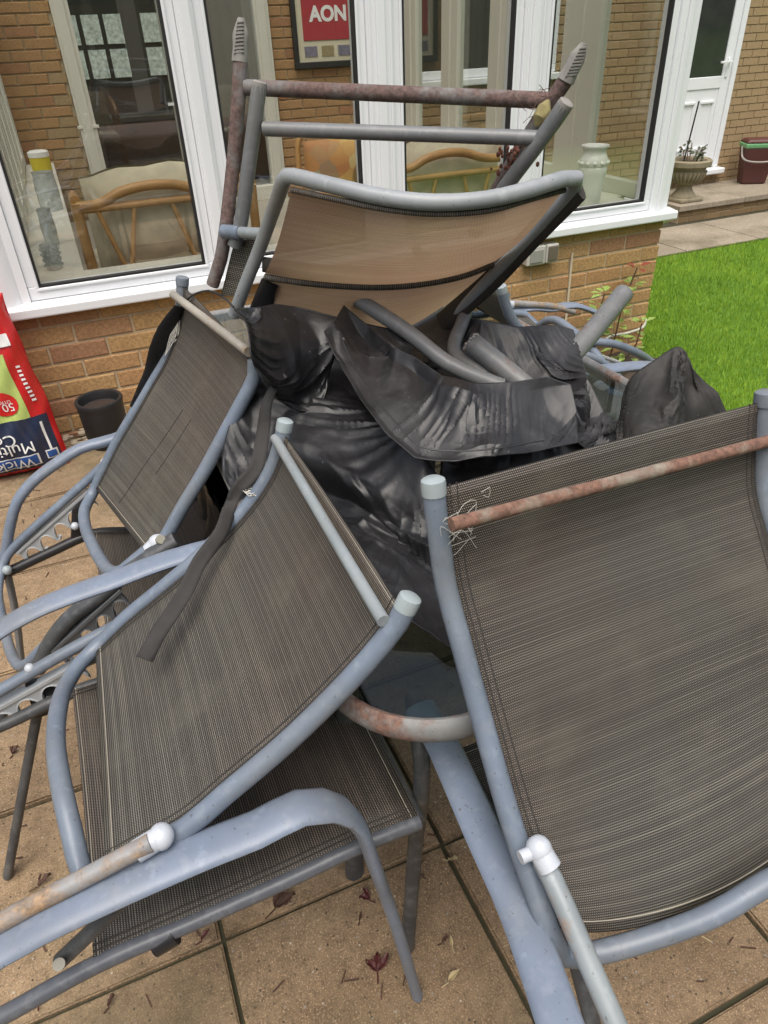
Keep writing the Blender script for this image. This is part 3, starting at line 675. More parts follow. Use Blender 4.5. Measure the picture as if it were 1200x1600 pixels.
# glass things on left sill
t0 = [(0.1,0.3558,0.586)][0]
tb = empty('cut_glass_tumbler', t0, 'short cut glass tumbler on the left window sill nearest the glass', 'glass')
n = 20; v = []; f = []
prof = [(.028, 0), (.031, .004), (.036, .1), (.033, .1), (.028, .012), (.0, .010)]
MB().lathe(prof, t0, 20).link('tumbler', 'vessel', tb)
ct = MB()
for k in range(10):
    for j in range(4):
        a = (k+.5*(j % 2))*2*math.pi/10; r = .033+.0012*j; ct.sphere((t0[0]+r*math.cos(a), t0[1]+r*math.sin(a), t0[2]+.018+.022*j), .007, 6)
ct.link('cut_pattern', 'vessel', tb)
t1 = [(0.1079,0.8293,0.586)][0]; tg = MB().lathe([(.03, 0), (.034, .08), (.03, .12), (.031, .16), (.028, .16), (.027, .12), (.03, .08), (.0, .008)], t1, 20).link('glass_carafe', 'vessel', None); tag(tg, 'plain clear glass carafe behind the cut glass tumbler', 'carafe')
t2 = [(0.1343,1.735,0.586)][0]; tg = MB().lathe([(.06, 0), (.062, .12), (.055, .19), (.06, .2), (.05, .2), (.05, .18), (.055, .12), (.0, .01)], t2, 20).link('glass_jar', 'vessel', None); tag(tg, 'wide clear glass jar further along the left window sill', 'jar')
t3 = [(0.1274,2.808,0.586)][0]; by = empty('yellow_tub', t3, 'yellow tub with white lid at the far end of the left sill', 'tub')
MB().lathe([(.06, 0), (.065, .12), (.065, .16)], t3, 20).link('tub', 'yellow', by); MB().lathe([(.068, .16), (.068, .19), (.05, .2)], t3, 20).link('lid', 'white_cer', by)

def cane_seat(name, label, back, y, x0, x1, ztop, zrail, zbot, group, hump=True):
    """cane sofa seen from behind: wavy top rail, rail below, splayed struts, cushions behind"""
    rt = empty(name, ((x0+x1)/2, y+.3, .12), label, 'cane chair', group)
    w = x1-x0
    top = [(x0, y, ztop-.055), (x0+.12*w, y, ztop-.052), (x0+.25*w, y, ztop-.015), (x0+.40*w, y, ztop), (x0+.55*w, y, ztop-.008), (x0+.7*w, y, ztop-.04), (x0+.85*w, y, ztop-.05), (x1, y, ztop-.05)]
    tube('top_rail', top, .021, 'cane', rt)
    tube('rail', [(x0, y, zrail), (x1, y, zrail)], .016, 'cane', rt)
    for xx, dz in ((x0, 0), (x1, 0)):
        tube('leg', [(xx, y, ztop-.04), (xx+.0, y+.02, zbot+.1), (xx+.02, y+.05, .12)], .022, 'cane', rt)
        tube('arm', [(xx, y, ztop-.03), (xx, y+.06, ztop-.03), (xx, y+.55, ztop-.12), (xx, y+.6, ztop-.25), (xx, y+.6, .12)], .021, 'cane', rt)
    for i in range(int(w/.16)):
        xa = x0+.1*w/1+i*.16
        if xa+.1 > x1: break
        tube('strut', [(xa, y, zrail), (xa+(.07 if i % 2 == 0 else -.07), y, zbot)], .011, 'cane', rt)
    tube('lower_rail', [(x0, y, zbot), (x1, y, zbot)], .016, 'cane', rt)
    k = max(1, round(w/.55))
    for i in range(k):
        a = x0+.04+i*(w-.08)/k; b = a+(w-.08)/k-.02
        cu = MB(); G = []
        for r in range(13):
            row = []
            for c in range(13):
                s, t = c/12*2-1, r/12*2-1
                e = max(0, (1-abs(s)**3.5)*(1-abs(t)**3.5)); row.append(Vector(((a+b)/2+s*(b-a)/2, y+.10-.07*e, (zbot+ztop+.03)/2+t*(ztop+.05-zbot)/2+.03*(1-s*s)+.006*math.sin(9*s))))
            G.append(row)
        cu.sheet(G); G2 = [[Vector((p.x, 2*(y+.13)-p.y, p.z)) for p in r[::-1]] for r in G]; cu.sheet(G2)
        cu.link('cushion', 'cushion', rt)
    MB().box((x0+.02, y+.1, zbot-.12), (x1-.02, y+.6, zbot)).link('seat_cushion', 'cushion', rt, bevel=.04)
    return rt
cane_seat('cane_sofa', 'honey cane sofa back with cream cushions behind the left window', 'l', .5, .25, 1.02, .845, .775, .50, 'cane seats in the conservatory')
cane_seat('cane_armchair', 'honey cane chair back with slatted struts behind the right hand windows', 'r', .62, 1.80, 2.52, .83, .725, .45, 'cane seats in the conservatory')
# patterned high back chair further in
fc = empty('patterned_chair', (2.35, 3.0, .12), 'cane chair with orange patterned cushion under the framed shirt', 'cane chair', 'cane seats in the conservatory')
G = []
for r in range(13):
    row = []
    for c in range(13):
        s, t = c/12*2-1, r/12*2-1; e = (1-abs(s)**4)*(1-abs(t)**4); row.append((2.35+s*.34, 2.85-.08*e, .44+t*.24))
    G.append(row)
MB().sheet(G).link('cushion', 'floral', fc, solid=.02)
MB().box((2.02, 2.3, .14), (2.68, 2.83, .34)).link('seat_cushion', 'floral', fc, bevel=.05)
tube('back_frame', [(1.98, 2.9, .12), (1.97, 2.9, .5), (2.0, 2.9, .70), (2.12, 2.9, .74), (2.58, 2.9, .74), (2.70, 2.9, .70), (2.73, 2.9, .5), (2.72, 2.9, .12)], .022, 'cane', fc)
# framed shirt on inner wall
pic = empty('framed_shirt', (2.7, HY-.02, 1.4), 'black framed red football shirt with white lettering on the inner brick wall', 'picture')
px0, px1, pz0, pz1 = 2.315, 3.0, 1.118, 2.0
MB().box((px0, HY-.05, pz0), (px1, HY-.005, pz0+.045)).box((px0, HY-.05, pz1-.04), (px1, HY-.005, pz1)).box((px0, HY-.0495, pz0+.045), (px0+.04, HY-.005, pz1-.04)).box((px1-.04, HY-.0495, pz0+.045), (px1, HY-.005, pz1-.04)).link('picture_frame', 'black', pic, smooth=False, bevel=.004)
MB().box((px0+.04, HY-.025, pz0+.045), (px1-.04, HY-.006, pz1-.04)).link('mount', 'matboard', pic, smooth=False)
MB().box((2.41, HY-.032, 1.315), (2.92, HY-.0255, 1.93)).link('red_shirt', 'shirt', pic, smooth=False, bevel=.004)
text_mesh('lettering', 'AON', .145, 'white', pic, Matrix.Translation((2.478, HY-.034, 1.452)) @ Matrix.Rotation(R(90), 4, 'X'), bold=.006)
for a, b, mm in ((2.412, 2.525, 'photo'), (2.565, 2.675, 'gold'), (2.715, 2.83, 'photo')):
    MB().box((a, HY-.03, 1.20), (b, HY-.0255, 1.275)).link('small_print', mm, pic, smooth=False)
# watering can beyond the right side wall
wc = empty('watering_can', (3.75, 1.9, -.45), 'grey green watering can with hooped handle seen through the corner glass', 'watering can')
w0 = Vector((3.95, 1.9, -.45))
MB().box((3.55, 1.6, -.45), (4.3, 2.1, .1)).link('stand', 'stone', wc, smooth=False, bevel=.01)
MB().lathe([(.13, .55), (.14, .56), (.13, .82), (.12, .83)], w0, 24).link('can_body', 'grn_grey', wc)
tube('hoop_handle', [w0+Vector((-.12, 0, .8)), w0+Vector((-.1, 0, .98)), w0+Vector((.02, 0, 1.05)), w0+Vector((.14, 0, .95)), w0+Vector((.15, 0, .7))], .016, 'grn_grey', wc)
tube('spout', [w0+Vector((-.1, 0, .6)), w0+Vector((-.25, 0, .75)), w0+Vector((-.33, 0, .9))], .02, 'grn_grey', wc)

# urn on the step
ub = [(6.336,3.295,-0.27)][0]
UR = .74
ur = empty('stone_urn', ub, 'weathered stone urn planter standing on the raised step', 'urn')
u = Vector(ub)
pf_ = [(.17, .05), (.165, .08), (.12, .13), (.10, .18), (.10, .22), (.15, .25), (.215, .31), (.245, .38), (.235, .42), (.25, .44), (.30, .47), (.305, .53), (.28, .55), (.24, .53), (.22, .48), (.0, .47)]
MB().box((u.x-.20*UR, u.y-.20*UR, u.z), (u.x+.20*UR, u.y+.20*UR, u.z+.05*UR)).link('plinth', 'stone', ur, smooth=False, bevel=.012)
MB().lathe([(r*UR, z*UR) for r, z in pf_], u, 40).link('bowl', 'stone', ur)
gd = MB()
for k in range(26):
    a = k*2*math.pi/26; gd.sweep([u+UR*Vector((.16*math.cos(a), .16*math.sin(a), .25)), u+UR*Vector((.228*math.cos(a), .228*math.sin(a), .32)), u+UR*Vector((.25*math.cos(a), .25*math.sin(a), .40))], .012, .012, (0, 0, 1), 6)
o = gd.link('fluting', 'stone', ur); o['kind'] = 'stuff'
MB().lathe([(.0, .50*UR), (.22*UR, .495*UR), (.23*UR, .48*UR)], u, 24).link('urn_soil', 'potsoil', ur)
pt = empty('urn_plant', u+Vector((0, 0, .5*UR)), 'small straggly plant growing in the stone urn', 'plant')
st = MB(); lf = MB()
for k in range(7):
    a = random.uniform(0, 6.28); p = u+Vector((.06*math.cos(a), .06*math.sin(a), .49*UR)); q = p+Vector((.09*math.cos(a), .09*math.sin(a), random.uniform(.06, .2))); st.sweep([p, (p+q)/2+Vector((0, 0, .05)), q], .005, .005, (1, 0, 0), 5)
    for j in range(5):
        c = p.lerp(q, random.uniform(.3, 1)); lf.obox(c+Vector((random.uniform(-.03, .03), random.uniform(-.03, .03), random.uniform(-.01, .03))), (.016, .005, .006), (-.004, .010, .004), (0, 0, .001))
st.link('stem', 'stem', pt); o = lf.link('leaf', 'urnleaf', pt); o['kind'] = 'stuff'
tag(tube('plant_cane', [u+Vector((-.06, .02, .36)), u+Vector((-.02, 0, .93))], .008, 'wood_dark'), 'thin dark cane stuck upright in the stone urn', 'cane')
# compost caddy
bb = Vector([(7.639,3.759,-0.27)][0]); bb.y = 3.62
cb = empty('compost_caddy', bb, 'maroon kitchen caddy bin with green liner and grey handle by the back door', 'bin')
def frustum(c, w0_, d0_, w1_, d1_, z0, z1, rot):
    v = []
    for w_, d_, z in ((w0_, d0_, z0), (w1_, d1_, z1)):
        for sx, sy in ((-1, -1), (1, -1), (1, 1), (-1, 1)): p = Matrix.Rotation(rot, 3, 'Z') @ Vector((sx*w_/2, sy*d_/2, 0)); v.append(c+p+Vector((0, 0, z)))
    return v, [(3, 2, 1, 0), (4, 5, 6, 7), (0, 1, 5, 4), (1, 2, 6, 5), (2, 3, 7, 6), (3, 0, 4, 7)]
rt_ = R(-28)
KB = .78
def fr_(a, b, c, d, z0, z1): return frustum(bb, a*KB, b*KB, c*KB, d*KB, z0*KB, z1*KB, rt_)
MB().add(*fr_(.34, .24, .44, .32, 0, .50)).link('bin_body', 'maroon', cb, smooth=False, bevel=.02)
MB().add(*fr_(.455, .335, .465, .345, .485, .545)).link('liner', 'greenbag', cb, smooth=False, bevel=.01)
MB().add(*fr_(.46, .34, .40, .28, .547, .60)).link('lid', 'maroon', cb, smooth=False, bevel=.02)
rm3 = Matrix.Rotation(rt_, 3, 'Z')
tube('handle', [bb+KB*(rm3 @ Vector(q)) for q in ((-.235, 0, .49), (-.24, -.15, .36), (-.15, -.19, .32), (.15, -.19, .32), (.24, -.15, .37), (.235, 0, .49))], .010, 'bin_handle', cb)

# flower pot against the left wall
pc = Vector((.135, -.16, 0))
fp = empty('flower_pot', pc, 'empty black flower pot against the left brick wall', 'flower pot')
MB().lathe([(.080, 0), (.083, .004), (.088, .15), (.090, .175), (.093, .190), (.090, .196), (.079, .194), (.075, .18), (.074, .16), (.0, .15)], pc, 48).link('pot', 'black', fp)
MB().lathe([(.0, .162), (.05, .164), (.074, .158)], pc, 24).link('pot_soil', 'potsoil', fp)
# pebbles along the wall foot
pb = MB()
for k in range(420):
    pb.sphere((random.uniform(-.4, .9), random.uniform(-.16, -.01), random.uniform(-.012, .012)), random.uniform(.008, .02), 6, (1.2, .9, .55))
tag(pb.link('pebbles', 'pebble'), 'pale pebbles strewn along the foot of the brick wall', 'pebbles', kind='stuff')

# ------------------------------------------------------------------ compost bag
bag = empty('compost_bag', (-.24, -.30, 0), 'upside down red, green and navy compost bag leaning on the left wall', 'compost bag')
BW, BH, BT = .46, .66, .085
bx0 = Vector((-.262, -.265, .0)); bU = Vector((1, -.02, 0)).normalized(); bV = Vector((-.045, .17, .98)).normalized(); bN = bU.cross(bV).normalized()
def bagp(s, t, side=1, lift=0):
    # s in -1..1 across, t 0..1 up
    e = max(0, 1-abs(s)**5)**.8 * max(0, 1-(2*t-1)**6)**.7
    wv = .010*math.sin(9*t+3*s)*e+.007*math.sin(13*s+11*t+2*math.sin(5*t))*e+.0045*math.sin(31*t-17*s)+.003*math.sin(47*s+29*t)
    sx = s*(BW/2)*(1-.06*t*t+.03*math.sin(6*t)+.012*math.sin(19*t))
    return bx0+bU*sx+bV*(t*BH)+bN*(side*(BT*e+wv*(.6)+lift))
def bag_patch(name, s0, s1, t0, t1, mat, lift, ns=24, nt=28, solid=0):
    ns = max(ns, int(60*(s1-s0))); nt = max(nt, int(110*(t1-t0))); lift = lift*1.5+.0015
    G = [[bagp(s0+(s1-s0)*j/ns, t0+(t1-t0)*i/nt, 1, lift) for j in range(ns+1)] for i in range(nt+1)]
    return MB().sheet(G).link(name, mat, bag)
body = MB()
NS, NT = 110, 110
body.sheet([[bagp(-1+2*j/NS, i/NT, 1) for j in range(NS+1)] for i in range(NT+1)])
body.sheet([[bagp(1-2*j/NS, i/NT, -1) for j in range(NS+1)] for i in range(NT+1)])
body.link('bag_body', 'red', bag)
bag_patch('navy_panel', -.97, .93, .035, .335, 'navy', .0012)
bag_patch('green_panel', -.97, .70, .335, .70, 'lime', .0012)
bag_patch('gravel_band', -.97, .62, .66, .735, 'gravelp', .002)
def bag_disc(name, s, t, r, mat, lift):
    lift = lift*1.5+.002; G = [[bagp(s+r*k/4*math.cos(a)/(BW/2), t+r*k/4*math.sin(a)/BH, 1, lift) for a in np.linspace(0, 2*math.pi, 25)] for k in range(5)]
    return MB().sheet(G).link(name, mat, bag)
def bag_text(body_, size, s_a, t_a, mat, lift=.004, bold=.0, rot=180):
    cu = bpy.data.curves.new('lettering', 'FONT'); cu.body = body_; cu.size = size; cu.offset = bold
    o = bpy.data.objects.new('lettering', cu); col.objects.link(o); bpy.context.view_layer.update()
    me = bpy.data.meshes.new_from_object(o.evaluated_get(bpy.context.evaluated_depsgraph_get())); bpy.data.objects.remove(o)
    lift = lift*1.5+.003; bm = bmesh.new(); bm.from_mesh(me); bmesh.ops.triangulate(bm, faces=bm.faces); bmesh.ops.subdivide_edges(bm, edges=bm.edges, cuts=3)
    off = root_loc(bag); sg = -1 if rot == 180 else 1
    for v in bm.verts: v.co = bagp(s_a+sg*v.co.x/(BW/2), t_a+sg*v.co.y/BH, 1, lift)-off
    bm.to_mesh(me); bm.free(); me.materials.clear(); me.materials.append(M[mat]); return link('lettering', me, bag)
bag_text('Multi-Purpose', .060, .62, .205, 'white')
bag_text('Compost', .060, .40, .265, 'white')
bag_patch('logo_border', -.60, .62, .055, .128, 'white', .003, 16, 6)
bag_patch('logo_panel', -.60, .59, .061, .122, 'bluep', .004, 16, 6)
bag_text('Wickes', .058, .54, .113, 'white', .006)
bag_patch('small_logo', .72, .90, .075, .13, 'white', .003, 6, 6)
bag_patch('small_logo_panel', .74, .88, .082, .122, 'bluep', .004, 6, 6)
bag_disc('litre_badge', .42, .435, .045, 'red', .003)
bag_text('50', .042, .555, .437, 'white', .005)
bag_text('LITRE', .017, .53, .456, 'white', .005)
bag_disc('pink_seal', .22, .66, .055, 'pink', .004)
bag_patch('barcode_label', .66, .86, .735, .80, 'white', .003, 6, 6)
for k, (s_, t_) in enumerate(((-.1, .42), (.12, .47), (-.3, .5), (.05, .38), (.2, .55), (-.2, .58))):
    bag_disc('printed_flower', s_, t_, .016, ('pink', 'white', 'yellow')[k % 3], .0035)
bag_patch('white_stripe', .80, .835, .10, .30, 'white', .003, 3, 20)
for k in range(9): bag_patch('small_print', .81, .87, .42+k*.024, .432+k*.024, 'white', .003, 2, 2)
top = MB()
for k in range(9):
    s = -.9+k*.2; top.sheet([[bagp(s+.1*j/3-.0, 1, 1)+bV*(.03*i)+bU*(.015*math.sin(2*i+k))+bN*(.02*math.sin(5*k+1.3*i)-.01*i) for j in range(5)] for i in range(3)])
top.link('crimped_end', 'red', bag, solid=.002)

# ================================================================== TABLE
table = empty('glass_table', (.8, -1.75, 0), 'rectangular glass patio table with rusty rounded rim buried under black cover', 'table')
TX0, TX1, TY0, TY1, TR, TZ = .345, 1.25, -2.562, -.95, .15, .72
def rrect(x0, x1, y0, y1, r, z, n=10):
    out = []
    for cx, cy, a0 in ((x1-r, y1-r, 0), (x0+r, y1-r, 90), (x0+r, y0+r, 180), (x1-r, y0+r, 270)):
        for k in range(n+1): a = R(a0+90*k/n); out.append((cx+r*math.cos(a), cy+r*math.sin(a), z))
    return out
rimp = rrect(TX0+.011, TX1-.011, TY0+.011, TY1-.011, TR-.011, TZ-.018)
rim = MB().sweep(rimp, lambda t: .0175, lambda t: .0105, (0, 0, 1), 12, False, True); 
rim.v = [(p[0], p[1], p[2]) for p in rim.v]; rim.link('table_rim', 'rim', table)
gp = rrect(TX0+.02, TX1-.02, TY0+.02, TY1-.02, TR-.02, TZ-.010); gm = MB(); nn = len(gp)
gm.add(gp+[(x, y, z-.005) for x, y, z in gp], [tuple(range(nn)), tuple(range(nn, 2*nn))[::-1]]+[(i, i+nn, (i+1) % nn+nn, (i+1) % nn) for i in range(nn)])
glass_top = gm.link('glass_top', 'tableglass', table, smooth=False)
for lx, ly in ((.40, -2.30), (1.18, -2.30), (.40, -1.05), (1.18, -1.05)):
    tube('leg', [(lx+.02, ly, .69), (lx, ly+.02, .0)], .019, 'tube_dark', table, (1, 0, 0), .016)

# ================================================================== CHAIRS
def reverse(p): return list(reversed(p))
def hooks(p, q, drop, n, side, name, mat, parent, wid=.008, depth=.030):
    """notched plastic rack under a rod: rail plus curved hooks"""
    p, q = Vector(p), Vector(q); T = (q-p).normalized(); L = (q-p).length; D = Vector(drop).normalized(); S = Vector(side).normalized()
    mb = MB(); mb.obox((p+q)/2-D*.001, T*(L/2+.004), D*.003, S*wid); pitch = L/n; w2 = S*(wid*.55)
    ns = 12; top = []; bot = []
    for k in range(n):
        for a in range(ns+1):
            t = a/ns; dd = depth*(1.0-.80*math.sqrt(max(0, 1-((t-.56)/.44)**2))) if t > .12 else depth
            top.append(p+T*(pitch*(k+t))); bot.append(p+T*(pitch*(k+t))+D*dd)
    m_ = len(top); v = [x-w2 for x in top]+[x-w2 for x in bot]+[x+w2 for x in top]+[x+w2 for x in bot]; f = []
    for a in range(m_-1): f += [(a, a+1, m_+a+1, m_+a), (2*m_+a, 3*m_+a, 3*m_+a+1, 2*m_+a+1), (m_+a, m_+a+1, 3*m_+a+1, 3*m_+a)]
    f += [(0, m_, 3*m_, 2*m_), (m_-1, 2*m_-1, 4*m_-1, 3*m_-1)]; mb.add(v, f)
    for k in range(n):
        c = p+T*(pitch*(k+.1))+D*depth*.98
        mb.sweep([c-T*(pitch*.04), c+T*(pitch*.10)+D*.001, c+T*(pitch*.20)-D*.005], .0042, wid*.62, D, 8)
        # thickened lip round the hollow
        mb.sweep([p+T*(pitch*(k+t))+D*(depth*(1.0-.80*math.sqrt(max(0, 1-((t-.56)/.44)**2)))) for t in (.14, .2, .3, .42, .56, .7, .82, .92, .98)], .0022, wid*.9, T, 8)
    return mb.link(name, mat, parent)
def tube_cap(p, q, r, rb, side, parent, mat='cap'):
    p, q = Vector(p), Vector(q); T = (p-q).normalized()
    mb = MB(); P = [p-T*.010, p+T*.002, p+T*.006, p+T*.008]
    rr = [.98, .99, .95, .72]
    mb.sweep(P, lambda t: r*rr[min(3, int(t*3+.5))], lambda t: rb*rr[min(3, int(t*3+.5))], side, 16, False)
    return mb.link('end_cap', mat, parent)
def back_panel(near, far, t0, t1, inset, sag, S, parent, mat='weave', name='backrest', nr=26, nc=18, off=0.0, ext=0.0):
    a = resample(near, nr, *t0); b = resample(far, nr, *t1); S = Vector(S); G = []; 
    for i in range(nr):
        p, q = a[i], b[i]; d = (q-p).normalized(); p = p+d*inset; q = q-d*inset
        tg = (a[min(i+1, nr-1)]-a[max(i-1, 0)]).normalized(); nrm = d.cross(tg).normalized()
        if nrm.z < 0: nrm = -nrm
        ex = tg*(ext*max(0, (i/(nr-1)-.5)*2)**2)
        G.append([p.lerp(q, j/(nc-1))+ex*max(0.0, math.sin(math.pi*j/(nc-1)))**.7+nrm*(off-sag*math.sin(math.pi*j/(nc-1))*math.sin(math.pi*min(1, .25+.75*i/(nr-1)))) for j in range(nc)])
    o = MB().sheet(G).link(name, mat, parent, solid=.0022)
    # double stitched hems along both tubes, top and bottom (raised rows of thread)
    h = MB()
    for k in (1, ):
        for jj in (0, nc-1):
            hk = MB()
            sg = 1 if jj == 0 else -1
            for o_ in (.006, .014):
                P = []
                for i in range(nr):
                    d = (G[i][nc-1]-G[i][0]).normalized(); P.append(G[i][jj]+d*sg*o_+Vector((0, 0, .0018)))
                hk.sweep(P, .0011, .0011, (0, 0, 1), 5)
            hk.link('side_hem', 'hem', o)
    for i_, oo in ((0, .006), (nr-1, -.01)):
        P = []
        for j in range(nc):
            tg = (G[1][j]-G[0][j]).normalized() if i_ == 0 else (G[-1][j]-G[-2][j]).normalized(); P.append(G[i_][j]+tg*oo+Vector((0, 0, .0018)))
        h.sweep(P, .0007, .0007, (0, 0, 1), 5)
    h.link('stitching', 'stitch', o)['kind'] = 'stuff'
    return o, G
def oval(a, b): return a, b

def chair_B():
    rt = empty('reclining_chair', (.1, -2.275, 0), 'folded reclining garden chair in the middle foreground with black strap across its back', 'chair', 'reclining garden chairs around the table')
    S = (0, 1, 0)
    near = [(0.4322,-2.5,0.8697),(0.4196,-2.5,0.8454),(0.4008,-2.5,0.823),(0.3587,-2.5,0.7826),(0.2821,-2.5,0.7218),(0.2018,-2.5,0.6711),(0.1532,-2.5,0.6404),(0.105,-2.5,0.6284),(0.0616,-2.5,0.6188)]
    ub = [(0.0316,-2.47,0.5864),(0.0285,-2.43,0.6133),(0.0249,-2.385,0.6291),(0.0158,-2.285,0.6122),(0.0169,-2.2,0.59),(0.0227,-2.12,0.5562),(0.0425,-2.07,0.5448)]
    far = [(0.4304,-2.05,0.8737),(0.4219,-2.05,0.8457),(0.4073,-2.05,0.8126),(0.3838,-2.05,0.7775),(0.3441,-2.05,0.7363),(0.2959,-2.05,0.698),(0.2481,-2.05,0.6644),(0.1893,-2.05,0.6289),(0.1306,-2.05,0.5946),(0.0691,-2.05,0.5497)]
    full = near+ub+reverse(far)
    tube('back_frame', full, .0124, 'tube', rt, S, .0124, 16)
    tube_cap(near[0], near[1], .0132, .0132, S, rt); tube_cap(far[0], far[1], .0132, .0132, S, rt)
    sl, G = back_panel(near, far, (.03, 1), (.03, 1), .012, .006, S, rt)
    tube('cross_bar', [(x-.006, y, z+.012) for x, y, z in [(0.4183,-2.05,0.842),(0.409,-2.5,0.8413)]], .0075, 'bar_spot', rt)
    # arms: flat oval tube turning down into the front leg
    an = [(-0.2531,-2.53,0.5599),(-0.1415,-2.53,0.6067),(-0.0475,-2.53,0.6094),(-0.0032,-2.53,0.6201),(0.0847,-2.53,0.6297),(0.1769,-2.53,0.6344),(0.2253,-2.53,0.6337),(0.2781,-2.53,0.6414),(0.31,-2.53,0.6262),(0.3313,-2.53,0.5999),(0.3447,-2.53,0.5646),(0.3525,-2.53,0.5202),(0.361,-2.53,0.4606),(0.3836,-2.53,0.303),(0.4029,-2.53,0.1441),(0.4182,-2.53,0.014)]
    tube('armrest', an, lambda t: .0245 if t < .60 else max(.0105, .0245-(t-.60)*.14), 'tube_arm', rt, S, .0092, 18)
    af = [(-0.1316,-2,0.5575),(-0.0614,-2,0.6001),(0.0024,-2,0.6218),(0.0638,-2,0.6314),(0.1257,-2,0.6374),(0.1898,-2,0.6461),(0.2438,-2,0.6495)]
    af = af+[(.31, -2.0, .645), (.335, -2.0, .625), (.35, -2.0, .58), (.39, -2.0, .3), (.42, -2.0, .012)]
    tube('armrest', af, lambda t: .0235 if t < .5 else max(.0105, .0235-(t-.5)*.07), 'tube_arm', rt, S, .0095, 18)
    # recline rods with white knob joints
    rn = [(-0.1378,-2.515,0.5906),(-0.0431,-2.515,0.6243),(0.0369,-2.515,0.6421),(0.1174,-2.515,0.6602)]
    r1 = tube('recline_rod', rn, .0105, 'rod_rusty', rt)
    k = [(0.1282,-2.51,0.6562)][0]; MB().sphere(k, .0140, 14, (1, 1.1, 1)).sweep([Vector(k)-Vector((.028, 0.004, .004)), Vector(k)], .0124, .0135, S, 12).link('joint_knob', 'knob', r1)
    rf = [(-0.2649,-2.02,0.4379),(-0.0943,-2.02,0.4942),(0.0159,-2.02,0.532),(0.1135,-2.02,0.5605)]
    r2 = tube('recline_rod', rf, .0105, 'tube', rt)
    k = [(0.1258,-2.035,0.5755)][0]; kv = Vector(k); kn = MB().sphere(k, .0155, 14, (1, 1.1, 1)).sweep([kv-Vector((.024, 0, .018)), kv], .0135, .0135, S, 12).link('joint_knob', 'knob', r2)
    MB().sweep([kv+Vector((.004, -.012, .012)), kv+Vector((.005, -.016, .016))], .008, .008, S, 12).link('bolt', 'bolt', r2)
    ra = [(-0.1823,-2.015,0.4332),(0.0303,-2.015,0.5013)]; hooks(ra[0], ra[1], (.25, 0, -1), 5, S, 'notched_rack', 'rack', rt, .009, .042)
    # seat
    sn = [(-0.1475,-2.5,0.4241),(-0.1051,-2.5,0.4282),(0.0091,-2.5,0.4516),(0.1253,-2.5,0.4544),(0.2512,-2.5,0.459),(0.3505,-2.5,0.4668),(0.4407,-2.5,0.4635)]
    sf = [(x, -2.03, z) for x, y, z in sn]
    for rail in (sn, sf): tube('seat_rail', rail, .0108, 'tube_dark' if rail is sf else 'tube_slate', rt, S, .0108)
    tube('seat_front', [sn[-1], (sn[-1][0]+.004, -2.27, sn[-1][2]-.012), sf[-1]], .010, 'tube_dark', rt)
    a_, b_ = sn[2:], sf[2:]
    back_panel(a_, b_, (0, 1), (0, 1), .004, .018, S, rt, 'weave_dark', 'seat', 14, 14, .009)
    MB().sweep([Vector(sn[3])+Vector((-.05, 0, -.013)), Vector(sn[3])+Vector((-.022, 0, -.005))], .0155, .0155, S, 14, False).link('rail_clip', 'clip', rt)
    # brackets and legs
    br = [(0.0806,-2.515,0.5901),(0.0331,-2.515,0.5509),(-0.0165,-2.515,0.5138)]; tube('bracket', br, .010, 'tube_dark', rt, S, .008)
    MB().sweep([(-0.0092,-2.535,0.5431),(-0.0244,-2.5,0.4833)], .0065, .0065, (0, 0, 1), 14, False).link('bolt', 'bolt', rt)
    bf = [(-0.0599,-2,0.4844),(-0.0199,-2,0.4816),(-0.0186,-2,0.4031),(-0.0681,-2,0.3974)]; m_ = MB(); m_.add(bf+[(x, y-.012, z) for x, y, z in bf], [(0, 1, 2, 3), (7, 6, 5, 4), (0, 4, 5, 1), (1, 5, 6, 2), (2, 6, 7, 3), (3, 7, 4, 0)]); m_.link('bracket', 'clip', rt, smooth=False, bevel=.003)
    kk = Vector([(-0.0406,-2.02,0.5226)][0]); MB().sphere(kk, .0085, 10).link('bolt', 'knob', rt)
    lf = [(-0.058,-2,0.4141),(-0.1434,-2,0.2165),(-0.2353,-2,0.0019)]; tube('leg', lf, .0115, 'tube_dark', rt, S, .009)
    tube('leg', [(-.14, -2.53, .43), (-.3, -2.57, .24), (-.46, -2.59, .012)], .0115, 'tube_dark', rt, S, .009)
    th = MB(); c = Vector([(0.3657,-2.047,0.7626)][0])
    for k in range(16):
        d = [c+Vector((random.uniform(-.015, .015), random.uniform(-.015, .01), random.uniform(0, .01))) for _ in range(4)]; th.sweep(d, .0006, .0006, (0, 0, 1), 4, seg=.005)
    th.link('frayed_threads', 'thread', rt)
    return rt
chB = chair_B()

